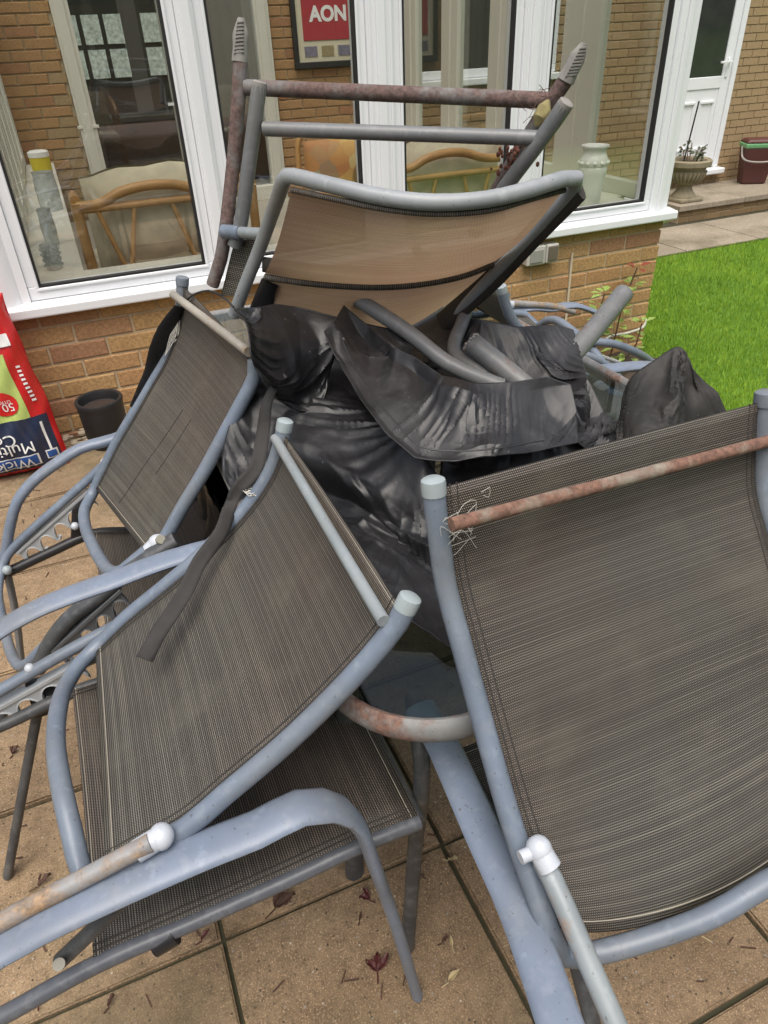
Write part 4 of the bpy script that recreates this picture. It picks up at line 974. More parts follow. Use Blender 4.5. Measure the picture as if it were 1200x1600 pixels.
def chair_C():
    rt = empty('reclining_chair', (.1, -1.645, 0), 'folded reclining garden chair on the left by the flower pot, two scratches on its back', 'chair', 'reclining garden chairs around the table')
    S = (0, 1, 0)
    near = [(0.4353,-1.87,0.9134),(0.4334,-1.87,0.8999),(0.4296,-1.87,0.8818),(0.4006,-1.87,0.8397),(0.3611,-1.87,0.7862),(0.3116,-1.87,0.7201),(0.2602,-1.87,0.6574),(0.2189,-1.87,0.6037),(0.1832,-1.87,0.5737)]
    far = [(0.3961,-1.42,0.9403),(0.3871,-1.42,0.9015),(0.3653,-1.42,0.8406),(0.3253,-1.42,0.7764),(0.2772,-1.42,0.7179),(0.2258,-1.42,0.6554),(0.1758,-1.42,0.5958),(0.1344,-1.42,0.5392),(0.0962,-1.42,0.4856)]
    ub = [(0.1297,-1.855,0.5464),(0.1088,-1.82,0.5282),(0.0925,-1.75,0.5109),(0.0783,-1.66,0.4967),(0.0681,-1.57,0.4837),(0.0694,-1.48,0.4766),(0.0857,-1.43,0.4763)]
    tube('back_frame', near+ub+reverse(far), .0126, 'tube', rt, S, .0126, 16)
    tube_cap(far[0], far[1], .0145, .0145, S, rt, 'tube')
    sl, G = back_panel(near, far, (.02, 1), (.02, .98), .012, .008, S, rt)
    tube('cross_bar', [(x-.008, y, z+.012) for x, y, z in [(0.3788,-1.42,0.9014),(0.4347,-1.87,0.917)]], .0085, 'bar_stain', rt)
    sc = MB()
    for q in ([(0.2186,-5.083,1.288)], ): pass
    def onG(s, t): 
        i = t*(len(G)-1); i0 = min(int(i), len(G)-2); j = s*(len(G[0])-1); j0 = min(int(j), len(G[0])-2); fi, fj = i-i0, j-j0
        return G[i0][j0].lerp(G[i0][j0+1], fj).lerp(G[i0+1][j0].lerp(G[i0+1][j0+1], fj), fi)+Vector((0, -.0005, .0016))
    for s0, t0_, s1, t1_ in ((.52, .42, .60, .95), (.38, .42, .40, .72)):
        sc.sweep([onG(s0+(s1-s0)*k/8, t0_+(t1_-t0_)*k/8) for k in range(9)], .0013, .0006, (0, 0, 1), 5)
    sc.link('scratch', 'hem', sl)
    # far arm curving down at the back
    af = [(0.3997,-1.385,0.6514),(0.3018,-1.385,0.6224),(0.2295,-1.385,0.6017),(0.171,-1.385,0.5919),(0.0941,-1.385,0.5854),(0.0447,-1.385,0.5655),(-0.0249,-1.385,0.5285),(-0.0728,-1.385,0.4852),(-0.1026,-1.385,0.4338),(-0.1325,-1.385,0.3693),(-0.1579,-1.385,0.3108)]
    tube('armrest', af, .0165, 'tube_arm', rt, S, .0125, 16)
    tube('front_leg', [(.36, -1.385, .62), (.375, -1.385, .5), (.40, -1.385, .25), (.425, -1.385, .012)], .013, 'tube_dark', rt, S, .0115)
    # near arm, coloured dark for the shade under the neighbour's arm
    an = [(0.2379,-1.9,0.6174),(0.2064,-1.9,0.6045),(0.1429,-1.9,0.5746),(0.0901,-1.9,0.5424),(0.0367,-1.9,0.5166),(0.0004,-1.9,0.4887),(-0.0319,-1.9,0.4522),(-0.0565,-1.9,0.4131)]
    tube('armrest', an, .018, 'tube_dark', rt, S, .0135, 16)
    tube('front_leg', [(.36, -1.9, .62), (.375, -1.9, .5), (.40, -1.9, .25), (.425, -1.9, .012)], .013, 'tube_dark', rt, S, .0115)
    # recline loop: far rod, round the back, near rod
    lp = [(0.1553,-1.4,0.5513),(0.0957,-1.4,0.5123),(0.0079,-1.4,0.4557),(-0.0628,-1.4,0.4102),(-0.1134,-1.4,0.3751),(-0.1468,-1.41,0.3448),(-0.1678,-1.46,0.3106),(-0.1561,-1.58,0.3141),(-0.1317,-1.72,0.3405),(-0.1123,-1.8,0.3621),(-0.0857,-1.86,0.3965),(-0.0423,-1.89,0.4459),(0.0238,-1.89,0.4993),(0.0923,-1.89,0.5477),(0.1823,-1.89,0.6028)]
    lo = tube('recline_loop', lp, .0108, 'tube', rt, S)
    for k in ([(0.1608,-1.405,0.5577)][0], [(0.2051,-1.885,0.6094)][0]):
        kv = Vector(k); MB().sphere(k, .0165, 14).sweep([kv-Vector((.022, 0, .016)), kv], .0145, .0145, S, 12).link('joint_knob', 'knob', lo); MB().sweep([kv+Vector((.005, -.012, .012)), kv+Vector((.007, -.017, .017))], .0085, .0085, S, 12).link('bolt', 'bolt', lo)
    ra = [(-0.1093,-1.4,0.3602),(0.0811,-1.4,0.4785)]; hooks(ra[0], ra[1], (.35, 0, -1), 5, S, 'notched_rack', 'rack', rt, .008, .046)
    rb_ = [(-0.0176,-1.91,0.4568),(0.1195,-1.91,0.5469)]; hooks(rb_[0], rb_[1], (.3, 0, -1), 4, S, 'notched_rack', 'rack_shaded', rt, .009, .046)
    # seat and rails
    sf = [(-0.2125,-1.405,0.295),(-0.1422,-1.405,0.3139),(-0.0394,-1.405,0.3402),(0.0655,-1.405,0.3611)]
    tail = [(.2, 0, .335), (.35, 0, .40), (.45, 0, .43)]
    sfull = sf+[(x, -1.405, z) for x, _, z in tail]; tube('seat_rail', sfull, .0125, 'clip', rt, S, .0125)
    sn = [(x, -1.885, z+.03) for x, y, z in sfull]; tube('seat_rail', sn, .0125, 'tube_dark', rt, S, .0125)
    back_panel([(x, y, z) for x, y, z in sn[3:]], [(x, y, z) for x, y, z in sfull[3:]], (0, 1), (0, 1), .004, .015, S, rt, 'weave_dark', 'seat', 10, 12, .008)
    pl = [(0.0361,-1.4,0.4418),(0.0779,-1.4,0.472),(0.0603,-1.4,0.3634),(0.0129,-1.4,0.3669)]; m_ = MB(); m_.add(pl+[(x, y-.012, z) for x, y, z in pl], [(0, 1, 2, 3), (7, 6, 5, 4), (0, 4, 5, 1), (1, 5, 6, 2), (2, 6, 7, 3), (3, 7, 4, 0)]); m_.link('bracket', 'clip', rt, smooth=False, bevel=.003)
    MB().sphere([(0.0329,-1.425,0.4075)][0], .010, 10).link('bolt', 'knob', rt); MB().sphere([(-0.1409,-1.43,0.3356)][0], .012, 10).link('bolt', 'cap', rt)
    tube('leg', [(-0.1474,-1.405,0.3157),(-0.1657,-1.405,0.1939),(-0.1942,-1.405,0.0597),(-0.2174,-1.405,-0.0382)], .0125, 'tube_grey', rt, S, .009)
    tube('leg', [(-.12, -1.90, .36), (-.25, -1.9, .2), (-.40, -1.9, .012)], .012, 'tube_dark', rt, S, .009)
    # silver strut seen between the backs
    tube('strut', [(0.384,-1.413,0.45),(0.396,-1.526,0.42)], .011, 'rack', rt)
    th = MB(); c = Vector([(0.3344,-1.43,0.8008)][0]); c2 = Vector([(0.3662,-1.43,0.8538)][0])
    for k in range(8): th.sweep([c.lerp(c2, random.uniform(-.3, .4))+Vector((0, -.01, .005)), c.lerp(c2, .5)+Vector((random.uniform(-.006, .01), -.014, random.uniform(-.005, .01))), c.lerp(c2, random.uniform(.7, 1.2))+Vector((0, -.01, .004))], .0007, .0007, (0, 0, 1), 4)
    th.link('frayed_threads', 'thread', rt)
    return rt
chC = chair_C()

def chair_A():
    rt = empty('reclining_chair', (.72, -2.72, 0), 'folded reclining garden chair nearest on the right with rusty crossbar', 'chair', 'reclining garden chairs around the table')
    S = (1, 0, 0)
    near = [(0.475,-2.473,0.9877),(0.475,-2.477,0.9654),(0.475,-2.485,0.9364),(0.475,-2.504,0.8762),(0.475,-2.539,0.8275),(0.475,-2.601,0.7436),(0.475,-2.661,0.6688),(0.475,-2.711,0.6231),(0.475,-2.748,0.5896)]
    far = [(.922, y, z) for x, y, z in near]
    ub = [(0.487,-2.752,0.5548),(0.507,-2.759,0.5468),(0.535,-2.769,0.556),(0.59,-2.783,0.568),(0.645,-2.796,0.5903),(0.705,-2.801,0.6147)]
    l = ub[-1]; ub2 = [(.77, l[1]+.0, l[2]-.005), (.825, ub[3][1], ub[3][2]), (.88, ub[2][1], ub[2][2]), (.912, ub[0][1], ub[0][2]+.01)]
    tube('back_frame', near+ub+ub2+reverse(far), .0120, 'tube', rt, S, .0120, 16)
    tube_cap(near[0], near[1], .0132, .0132, S, rt); tube_cap(far[0], far[1], .0140, .0140, S, rt, 'tube')
    sl, G = back_panel(near, far, (.01, .985), (.01, .985), .012, .002, S, rt, nr=30, nc=24, ext=.05)
    tube('cross_bar', [(x, y-.02, z+.006) for x, y, z in [(0.472,-2.498,0.9623),(0.925,-2.48,0.9367)]], .0073, 'bar_rusty', rt)
    al = [(0.4783,-2.424,0.6),(0.4797,-2.489,0.6),(0.4759,-2.53,0.6),(0.4658,-2.622,0.6),(0.4565,-2.715,0.6),(0.4379,-2.809,0.6),(0.4198,-2.891,0.6),(0.4088,-2.946,0.6)]
    tube('armrest', al, lambda t: .0225, 'tube_arm', rt, S, .0095, 18)
    tube('front_leg', [al[0], (al[0][0]+.005, al[0][1]+.03, .585), (.468, -2.452, .52), (.455, -2.45, .3), (.436, -2.452, .012)], .0125, 'tube_dark', rt, S, .0115)
    ar = [(x+.53, y, z) for x, y, z in al]; ar = [(1.0+ (x-.99)*.3, y, z-.02) for x, y, z in ar]
    tube('armrest', ar, .0225, 'tube_arm', rt, S, .0125, 16)
    tube('front_leg', [ar[0], (.99, -2.40, .57), (.99, -2.42, .5), (.98, -2.44, .3), (.97, -2.45, .012)], .0125, 'tube_dark', rt, S, .0115)
    rd = tube('recline_rod', [(0.485,-2.704,0.6599),(0.485,-2.722,0.6566),(0.485,-2.773,0.6287),(0.485,-2.832,0.5958),(0.485,-2.885,0.5674)], .0112, 'bar_spot', rt, S)
    k = Vector([(0.482,-2.7,0.6771)][0]); MB().sphere(k, .0138, 14, (1, 1, 1.05)).sweep([k+Vector((.0, 0, 0)), k+Vector((.004, -.016, -.012))], .0125, .0125, S, 14).sweep([k, k+Vector((-.022, 0, 0))], .007, .007, (0, 0, 1), 10).link('joint_knob', 'knob', rd)
    for X in (.53, .97): tube('seat_rail', [(X, -2.66, .455), (X, -2.6, .46), (X, -2.5, .475), (X, -2.40, .47)], .0125, 'tube_dark', rt, S)
    back_panel([(.53, -2.65, .44), (.53, -2.55, .455), (.50, -2.43, .475)], [(.97, -2.65, .44), (.97, -2.55, .455), (.97, -2.43, .475)], (0, 1), (0, 1), .004, .02, S, rt, 'weave_dark', 'seat', 10, 12, .01)
    for X in (.565, 1.03): tube('leg', [(X, -2.66, .44), (X+.01, -2.80, .2), (X+.02, -2.93, .012)], .0115, 'tube_dark', rt, S, .009)
    th = MB()
    for k in range(9):
        i = random.uniform(.06, .15); j = random.uniform(.01, .07); a = G[int(i*29)][int(j*23)]
        d = [a+Vector((random.uniform(-.02, .03), -.008+random.uniform(-.004, .0), random.uniform(-.03, .02))) for _ in range(4)]; th.sweep(d, .00026, .00026, (0, 0, 1), 4, seg=.006)
    th.link('frayed_threads', 'thread', rt)
    return rt
chA = chair_A()
# chairs on the far side of the table: the same chair turned round
c = copy_tree(chB); c.location = (1.40, -1.40, 0); c.rotation_euler.z = R(180); c['label'] = 'folded reclining garden chair behind the heap of cover, nearest the socket on the wall'

def chair_H():
    rt = empty('reclining_chair', (1.5, -1.75, 0), 'folded chair frame of thin tubes poking out left of the bunched cover', 'chair', 'reclining garden chairs around the table')
    S = (0, 1, 0)
    tube('armrest', [(1.286,-1.603,0.6),(1.384,-1.594,0.6),(1.44,-1.615,0.6),(1.519,-1.647,0.6),(1.583,-1.696,0.6)], .017, 'tube_arm', rt, S, .009)
    tube('recline_loop', [(1.433,-1.436,0.62),(1.462,-1.458,0.62),(1.531,-1.477,0.61),(1.619,-1.481,0.57),(1.732,-1.442,0.5),(1.828,-1.444,0.42)], .0115, 'tube', rt)
    tube('back_frame', [(1.375,-1.5,0.63),(1.402,-1.534,0.62),(1.444,-1.547,0.6),(1.48,-1.551,0.57),(1.533,-1.548,0.52),(1.579,-1.542,0.46)], .0105, 'tube', rt)
    tube('seat_rail', [(1.451,-1.448,0.5),(1.562,-1.466,0.48),(1.648,-1.472,0.46),(1.711,-1.485,0.45)], .009, 'tube_light', rt)
    e = [(1.367,-1.561,0.6),(1.401,-1.595,0.575),(1.451,-1.646,0.54)]; e2 = [(1.273,-1.677,0.6),(1.268,-1.78,0.575),(1.306,-1.836,0.54)]; tube('edge_tube', e, .007, 'tube_light', rt)
    MB().sheet(bic_([e, e2], 8, 14)).link('seat', 'weave_dark', rt, solid=.002)
    a = [(1.534,-1.371,0.55),(1.648,-1.396,0.5)]; hooks(a[0], a[1], (0, 0, -1), 4, S, 'notched_rack', 'rack', rt, .009, .036)
    for q in ((1.36, -1.62), ): tube('leg', [(q[0], q[1], .55), (q[0]+.03, q[1], .012)], .011, 'tube_dark', rt)
    return rt
def bic_(G, nr, nc):
    a, b = resample(G[0], nc), resample(G[1], nc); return [[a[j].lerp(b[j], i/(nr-1)) for j in range(nc)] for i in range(nr)]
chH = chair_H()
# ------------------------------------------------------------------ upturned chair on the table
def chair_D():
    rt = empty('upturned_chair', (.74, -1.75, .72), 'rusty sling chair upside down on top of the pile with feet in the air', 'chair')
    S = (.93, -.37, .06)
    rl = [(0.5378,-1.616,1.339),(0.522,-1.623,1.276),(0.5007,-1.62,1.188),(0.465,-1.626,1.071),(0.4502,-1.618,1.022),(0.4284,-1.605,0.9734)]
    rr = [(0.9877,-1.917,1.296),(0.9667,-1.892,1.249),(0.9506,-1.851,1.189),(0.94,-1.796,1.116),(0.9297,-1.736,1.032)]
    for p, tip in ((rl, [(0.5486,-1.611,1.396),(0.5427,-1.614,1.368),(0.5368,-1.615,1.339)]), (rr, [(1.005,-1.93,1.342),(0.9988,-1.925,1.319),(0.9877,-1.917,1.296)])):
        l = tube('leg', p, .0125, 'tube_rusty', rt, S)
        ft = MB(); P = [Vector(tip[2])*(1-t)+Vector(tip[0])*t for t in np.linspace(-.08, 1, 12)]
        ft.sweep(P, lambda t: .0135*(1-.55*max(0, t-.6)/.4)*(1+.05*math.cos(t*60)), lambda t: .0135*(1-.72*max(0, t-.35)/.65)*(1+.05*math.cos(t*60)), S, 14, False)
        T = (P[-1]-P[0]).normalized(); N = T.cross(Vector(S)).normalized()
        if N.dot(Vector((.202, -3.02, 1.371))-P[5]) < 0: N = -N
        for k in range(9): c = P[2]+(P[-1]-P[2])*(k/9.5+.03); ft.obox(c+N*(.0125*(1-.6*max(0, k/9-.35)/.65)), Vector(S).normalized()*.0085*(1-.35*k/9), T*.0011, N*.0013)
        ft.link('rubber_foot', 'rubber', l)
    gl = [(0.5462,-1.686,1.301),(0.5318,-1.684,1.251),(0.5144,-1.678,1.188),(0.4857,-1.664,1.084),(0.4715,-1.657,1.051)]
    gr = [(0.9457,-1.976,1.264),(0.9375,-1.963,1.242),(0.9183,-1.936,1.198),(0.9009,-1.892,1.142),(0.8794,-1.836,1.063)]
    for p in (gl, gr):
        tube('leg', p, .0128, 'tube_grey', rt, S); tube_cap(p[0], p[1], .0128, .0128, S, rt, 'rubber')
    tube('rail', [(0.5367,-1.626,1.298),(0.975,-1.899,1.265)], .0125, 'tube_rusty', rt)
    tube('rail', [(0.5441,-1.691,1.24),(0.9286,-1.944,1.218)], .0118, 'tube_grey', rt)
    tube('pivot_sleeve', [(0.4578,-1.646,1.076),(0.483,-1.675,1.077)], .0128, 'tube', rt)
    tube('pivot_bar', [(0.483,-1.675,1.077),(0.5152,-1.73,1.081)], .0105, 'bar_spot', rt)
    u = [(0.4527,-1.651,0.9236),(0.478,-1.689,0.9933),(0.4985,-1.717,1.045),(0.5209,-1.769,1.12),(0.5241,-1.828,1.166),(0.5253,-1.849,1.183),(0.5286,-1.858,1.19),(0.5362,-1.867,1.19),(0.5778,-1.929,1.181),(0.6354,-1.988,1.168),(0.6974,-2.031,1.161),(0.7697,-2.053,1.161),(0.8426,-2.057,1.168),(0.8994,-2.055,1.176),(0.924,-2.053,1.174),(0.9348,-2.036,1.159),(0.9283,-1.989,1.112),(0.9153,-1.903,1.028),(0.9004,-1.847,0.9707),(0.8605,-1.779,0.8826)]
    tube('seat_frame', u, .0120, 'tube_light', rt, (0, 0, 1), .0120, 16)
    top = [(0.5308,-1.867,1.17),(0.5761,-1.93,1.162),(0.6357,-1.985,1.15),(0.7001,-2.026,1.143),(0.7734,-2.048,1.143),(0.8507,-2.047,1.151),(0.9113,-2.041,1.156)]
    bot = [(0.5052,-1.716,1.006),(0.5653,-1.748,0.9953),(0.6389,-1.784,0.9865),(0.7031,-1.812,0.9829),(0.7692,-1.837,0.9851),(0.8397,-1.853,0.9927),(0.8995,-1.86,1.007)]
    bel = [(0.4884,-1.672,0.951),(0.5512,-1.678,0.9048),(0.6381,-1.689,0.8667),(0.7308,-1.701,0.8472),(0.7966,-1.717,0.8612),(0.8628,-1.732,0.8948),(0.9247,-1.752,0.9365)]
    def loft(A, B, nr=16, nc=28, bulge=.0):
        a, b = resample(A, nc), resample(B, nc); return [[a[j].lerp(b[j], i/(nr-1))+Vector((0, 0, -bulge*math.sin(math.pi*i/(nr-1)))) for j in range(nc)] for i in range(nr)]
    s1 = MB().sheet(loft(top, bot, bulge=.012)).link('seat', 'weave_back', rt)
    h1 = resample(bot, 30); tube('hem', [p+Vector((0, -.004, .022)) for p in h1], .014, 'hem', s1, (0, 0, 1), .005)
    tube('hem', [p+Vector((0, -.006, .0)) for p in h1], .006, 'weave_dark', s1)
    h2 = resample(top, 30); tube('hem', [p+Vector((0, -.004, .002)) for p in h2], .0045, 'weave_dark', s1)
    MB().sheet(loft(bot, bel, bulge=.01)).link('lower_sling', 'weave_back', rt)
    dk = [(0.4777,-1.632,1.053),(0.5096,-1.687,1.067),(0.4945,-1.685,1.025),(0.4669,-1.646,0.9571),(0.4414,-1.602,0.9493)]; d2 = [Vector(p)+Vector((.01, .02, 0)) for p in dk]
    m_ = MB(); m_.add(dk+d2, [(0, 1, 2, 3, 4), (9, 8, 7, 6, 5)]+[(i, i+5, (i+1) % 5+5, (i+1) % 5) for i in range(5)]); m_.link('side_flap', 'weave_dark', rt, smooth=False)
    # dark side rails of the sling
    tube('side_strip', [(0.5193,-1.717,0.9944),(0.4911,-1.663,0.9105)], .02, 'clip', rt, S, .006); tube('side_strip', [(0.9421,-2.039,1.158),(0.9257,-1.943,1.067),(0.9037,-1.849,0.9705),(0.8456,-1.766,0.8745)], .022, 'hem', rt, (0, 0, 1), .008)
    # bent arm tubes coming out below the seat
    tube('armrest', [(0.661,-1.736,0.9563),(0.6815,-1.782,0.9411),(0.7286,-1.865,0.906),(0.771,-1.938,0.8653),(0.813,-1.971,0.8432),(0.8514,-1.998,0.827)], .0145, 'tube_grey', rt)
    tube('armrest', [(0.9445,-1.747,0.9541),(0.9045,-1.778,0.9247),(0.8649,-1.816,0.8868),(0.8364,-1.841,0.8637),(0.8249,-1.859,0.852),(0.8235,-1.882,0.8452),(0.8403,-1.923,0.8347),(0.8805,-1.986,0.8059)], .0135, 'tube_grey', rt, seg=.008)
    return rt
chD = chair_D()
# loose tubes sticking out of the heap
lt = empty('broken_tube', [(0.8681,-1.933,0.8544)][0], 'short snapped grey tube with rusty hollow end lying in the black cover', 'tube')
p = [(0.839,-1.902,0.8797),(0.8643,-1.951,0.8542),(0.9025,-2.015,0.8131)]
MB().sweep(p, .0185, .0185, (0, 0, 1), 18, cap=False).link('tube_body', 'tube_grey', lt, solid=.003)
T = (Vector(p[0])-Vector(p[1])).normalized(); rg = MB()
for k in range(18):
    a = k*2*math.pi/18; s_ = T.orthogonal().normalized(); n_ = T.cross(s_); c = Vector(p[0])+(s_*math.cos(a)+n_*math.sin(a))*.0172; rg.sphere(c+T*random.uniform(-.003, .002), .0042, 6)
rg.link('rusty_lip', 'rod_rusty', lt)
tag(tube('leaning_tube', [(1.242,-1.833,0.8921),(1.106,-1.897,0.8369),(0.9771,-1.949,0.7839)], .0205, 'tube_grey', n=18), 'grey tube with stained lower end leaning up to the right out of the cover', 'tube')

# ------------------------------------------------------------------ BLACK COVER
cover = empty('table_cover', (.75, -1.95, .72), 'crumpled black waterproof cover heaped over the table', 'cover')
def lin_resample(p, n):
    P = [Vector(q) for q in p]; m = len(P)-1; return [P[min(int(k/(n-1)*m), m-1)].lerp(P[min(int(k/(n-1)*m), m-1)+1], k/(n-1)*m-min(int(k/(n-1)*m), m-1)) for k in range(n)]
def bic(G, nr, nc, lin=False):
    """fine grid from coarse control grid, spline both ways"""
    if lin:
        rows = [lin_resample(r, nc) for r in G]; return [list(q) for q in zip(*[lin_resample([r[j] for r in rows], nr) for j in range(nc)])]
    rows = [resample(r, nc) for r in G]; return [list(q) for q in zip(*[resample([r[j] for r in rows], nr) for j in range(nc)])]
cloths = []
def drape(name, ctrl, nr, nc, parent, grow=.12, pin='edges', amp=.012, seed=0, smooth=2, mat='cover', gscale=22, folds=26, fsc=1.0, fang=.6, lin=False):
    G = bic(ctrl, nr, nc, lin); rr = np.random.default_rng(seed)
    from mathutils import noise as mn
    for i in range(nr):
        for j in range(nc):
            p = G[i][j]; e = min(1, 4*min(i/(nr-1), 1-i/(nr-1), j/(nc-1), 1-j/(nc-1)))
            q = p*gscale*.4+Vector((seed*3.1, 0, 0))
            r_ = 1-abs(mn.noise(q)*2); r2 = 1-abs(mn.noise(q*2.3+Vector((5, 1, 2)))*2)
            G[i][j] = p+Vector((mn.noise(q+Vector((9, 0, 0)))*.4, mn.noise(q+Vector((0, 9, 0)))*.4, r_*.8+.35*r2-.6))*amp*e
    mb = MB().sheet(G); o = mb.link(name, mat, parent)
    vg = o.vertex_groups.new(name='pin')
    for i in range(nr):
        for j in range(nc):
            b = (i in (0, nr-1)) or (j in (0, nc-1))
            if pin == 'edges' and b: vg.add([i*nc+j], 1.0, 'REPLACE')
            if pin == 'top' and (i == 0 or j in (0, nc-1)): vg.add([i*nc+j], 1.0, 'REPLACE')
    md = o.modifiers.new('cloth', 'CLOTH'); s = md.settings; s.quality = 6; s.mass = .25; s.vertex_group_mass = 'pin'; s.pin_stiffness = 1.0
    s.tension_stiffness = 25; s.compression_stiffness = 25; s.shear_stiffness = 12; s.bending_stiffness = .35; s.tension_damping = 12; s.compression_damping = 12; s.shear_damping = 8; s.bending_damping = 1; s.air_damping = 4
    s.shrink_min = -grow; md.collision_settings.use_collision = True; md.collision_settings.distance_min = .004; md.collision_settings.use_self_collision = False
    cloths.append((o, (nr, nc, seed, folds, fsc, fang))); return o
# main glossy folds between the chair backs
drape('cover_fold', [
    [(0.4892,-1.642,0.93),(0.5496,-1.72,0.945),(0.6106,-1.762,0.93),(0.6621,-1.811,0.92),(0.7368,-1.847,0.9)],
    [(0.4395,-1.789,0.88),(0.5317,-1.751,0.87),(0.5972,-1.801,0.86),(0.63,-1.914,0.87),(0.6604,-2.036,0.87)],
    [(0.3802,-1.871,0.82),(0.4996,-1.911,0.845),(0.5529,-2.002,0.85),(0.5882,-2.08,0.84),(0.6221,-2.151,0.82)],
    [(0.3418,-1.919,0.755),(0.4766,-1.996,0.8),(0.5486,-2.104,0.8),(0.5812,-2.167,0.79),(0.6338,-2.172,0.79)],
    [(0.3609,-2.066,0.735),(0.489,-2.11,0.76),(0.5484,-2.19,0.76),(0.5725,-2.23,0.76),(0.6274,-2.218,0.765)],
    [(0.4316,-2.22,0.734),(0.5098,-2.241,0.74),(0.5425,-2.293,0.745),(0.5594,-2.33,0.745),(0.6573,-2.284,0.75)],
    [(0.4397,-2.349,0.73),(0.4808,-2.383,0.73),(0.5016,-2.426,0.73),(0.513,-2.456,0.73),(0.5859,-2.426,0.73)]], 190, 130, cover, grow=.02, amp=.006, seed=3, gscale=12, folds=30, fang=.75)
# lying on the glass behind the right chair, and dark sheets hung at the left to fill the shade beneath
drape('cover_fold', [
    [(0.6817,-2.089,0.8),(0.7664,-2.132,0.8),(0.8597,-2.142,0.8),(1.029,-2.11,0.77)],
    [(0.6309,-2.189,0.765),(0.7347,-2.208,0.77),(0.8522,-2.214,0.765),(0.9861,-2.2,0.76)],
    [(0.603,-2.266,0.732),(0.7187,-2.258,0.732),(0.8383,-2.257,0.732),(0.989,-2.244,0.732)]], 26, 50, cover, grow=.04, amp=.012, seed=31)
drape('cover_fold', [
    [(.40, -2.30, .698), (.39, -2.05, .698), (.39, -1.8, .698), (.39, -1.55, .698), (.39, -1.25, .698)],
    [(.36, -2.28, .55), (.355, -2.05, .53), (.355, -1.8, .54), (.36, -1.55, .53), (.36, -1.25, .55)],
    [(.34, -2.25, .30), (.33, -2.05, .28), (.335, -1.8, .27), (.335, -1.55, .28), (.34, -1.25, .30)],
    [(.36, -2.22, .05), (.35, -2.05, .04), (.35, -1.8, .03), (.35, -1.55, .04), (.36, -1.25, .05)]], 40, 60, cover, grow=.04, amp=.03, seed=33)
drape('cover_fold', [  # extra sheet added to darken the shaded gap below the left chair
    [(.33, -2.0, .60), (.33, -1.75, .60), (.33, -1.45, .62), (.33, -1.1, .62)],
    [(.28, -2.0, .35), (.28, -1.75, .33), (.28, -1.45, .34), (.28, -1.1, .35)],
    [(.26, -2.0, .02), (.25, -1.75, .02), (.25, -1.45, .02), (.26, -1.1, .02)]], 40, 60, cover, grow=.04, amp=.02, seed=35)
# sheet hanging at the left, over the near tube of the left chair
drape('cover_fold', [
    [(0.4257,-1.798,0.985),(0.4512,-1.865,1),(0.5043,-1.827,0.985),(0.5623,-1.821,0.96),(0.6026,-1.84,0.945)],
    [(0.4153,-1.956,1),(0.4382,-1.954,0.985),(0.4895,-1.901,0.95),(0.5381,-1.884,0.93),(0.5785,-1.881,0.91)],
    [(0.4059,-1.992,0.965),(0.4315,-1.986,0.94),(0.4568,-1.958,0.91),(0.5081,-1.907,0.88),(0.5616,-1.884,0.86)],
    [(0.4366,-1.895,0.89),(0.4443,-1.922,0.87),(0.4587,-1.91,0.85),(0.4817,-1.918,0.83),(0.5276,-1.919,0.82)]], 80, 86, cover, grow=.01, amp=.004, seed=9, folds=22, fang=1.2)
# upper flap, grey with dust, hemmed edge
fl = drape('cover_flap', [
    [(0.6332,-1.786,0.955),(0.6519,-1.854,0.935),(0.6557,-1.951,0.925),(0.676,-2,0.92),(0.6895,-2.076,0.91),(0.7237,-2.115,0.905),(0.7865,-2.127,0.9),(0.8555,-2.125,0.895),(0.8923,-2.141,0.88)],
    [(0.5847,-1.864,0.952),(0.6025,-1.906,0.922),(0.6062,-2.01,0.905),(0.6196,-2.071,0.893),(0.6367,-2.144,0.882),(0.6799,-2.186,0.88),(0.7446,-2.189,0.872),(0.8219,-2.183,0.868),(0.8807,-2.18,0.85)],
    [(0.563,-1.874,0.945),(0.5672,-1.927,0.905),(0.5615,-2.034,0.885),(0.5674,-2.126,0.865),(0.5887,-2.183,0.845),(0.6405,-2.211,0.835),(0.6968,-2.227,0.835),(0.7848,-2.231,0.83),(0.873,-2.207,0.81)]], 80, 220, cover, grow=.0, amp=.003, seed=5, gscale=8, mat='cover_dusty', folds=22, fsc=1.3, fang=1.0, lin=True)
# back part behind the tubes
drape('cover_fold', [
    [(0.7748,-1.633,0.86),(0.8617,-1.734,0.885),(0.9,-1.825,0.89),(0.9653,-1.863,0.875),(1.053,-1.864,0.865),(1.095,-1.869,0.85)],
    [(0.7325,-1.811,0.87),(0.79,-1.888,0.885),(0.8415,-1.952,0.885),(0.9007,-1.988,0.88),(0.9659,-2.015,0.865),(1.004,-2.042,0.83)],
    [(0.7113,-1.928,0.865),(0.7309,-2.015,0.87),(0.7822,-2.078,0.87),(0.8471,-2.122,0.865),(0.8906,-2.154,0.84),(1.006,-2.099,0.79)],
    [(0.7214,-1.986,0.83),(0.7372,-2.051,0.83),(0.7918,-2.107,0.83),(0.8522,-2.168,0.82),(0.9074,-2.18,0.77),(1.032,-2.114,0.745)]], 120, 170, cover, grow=.01, amp=.006, seed=12, gscale=10, mat='cover_dusty', folds=34, fsc=1.25, fang=.5, lin=True)
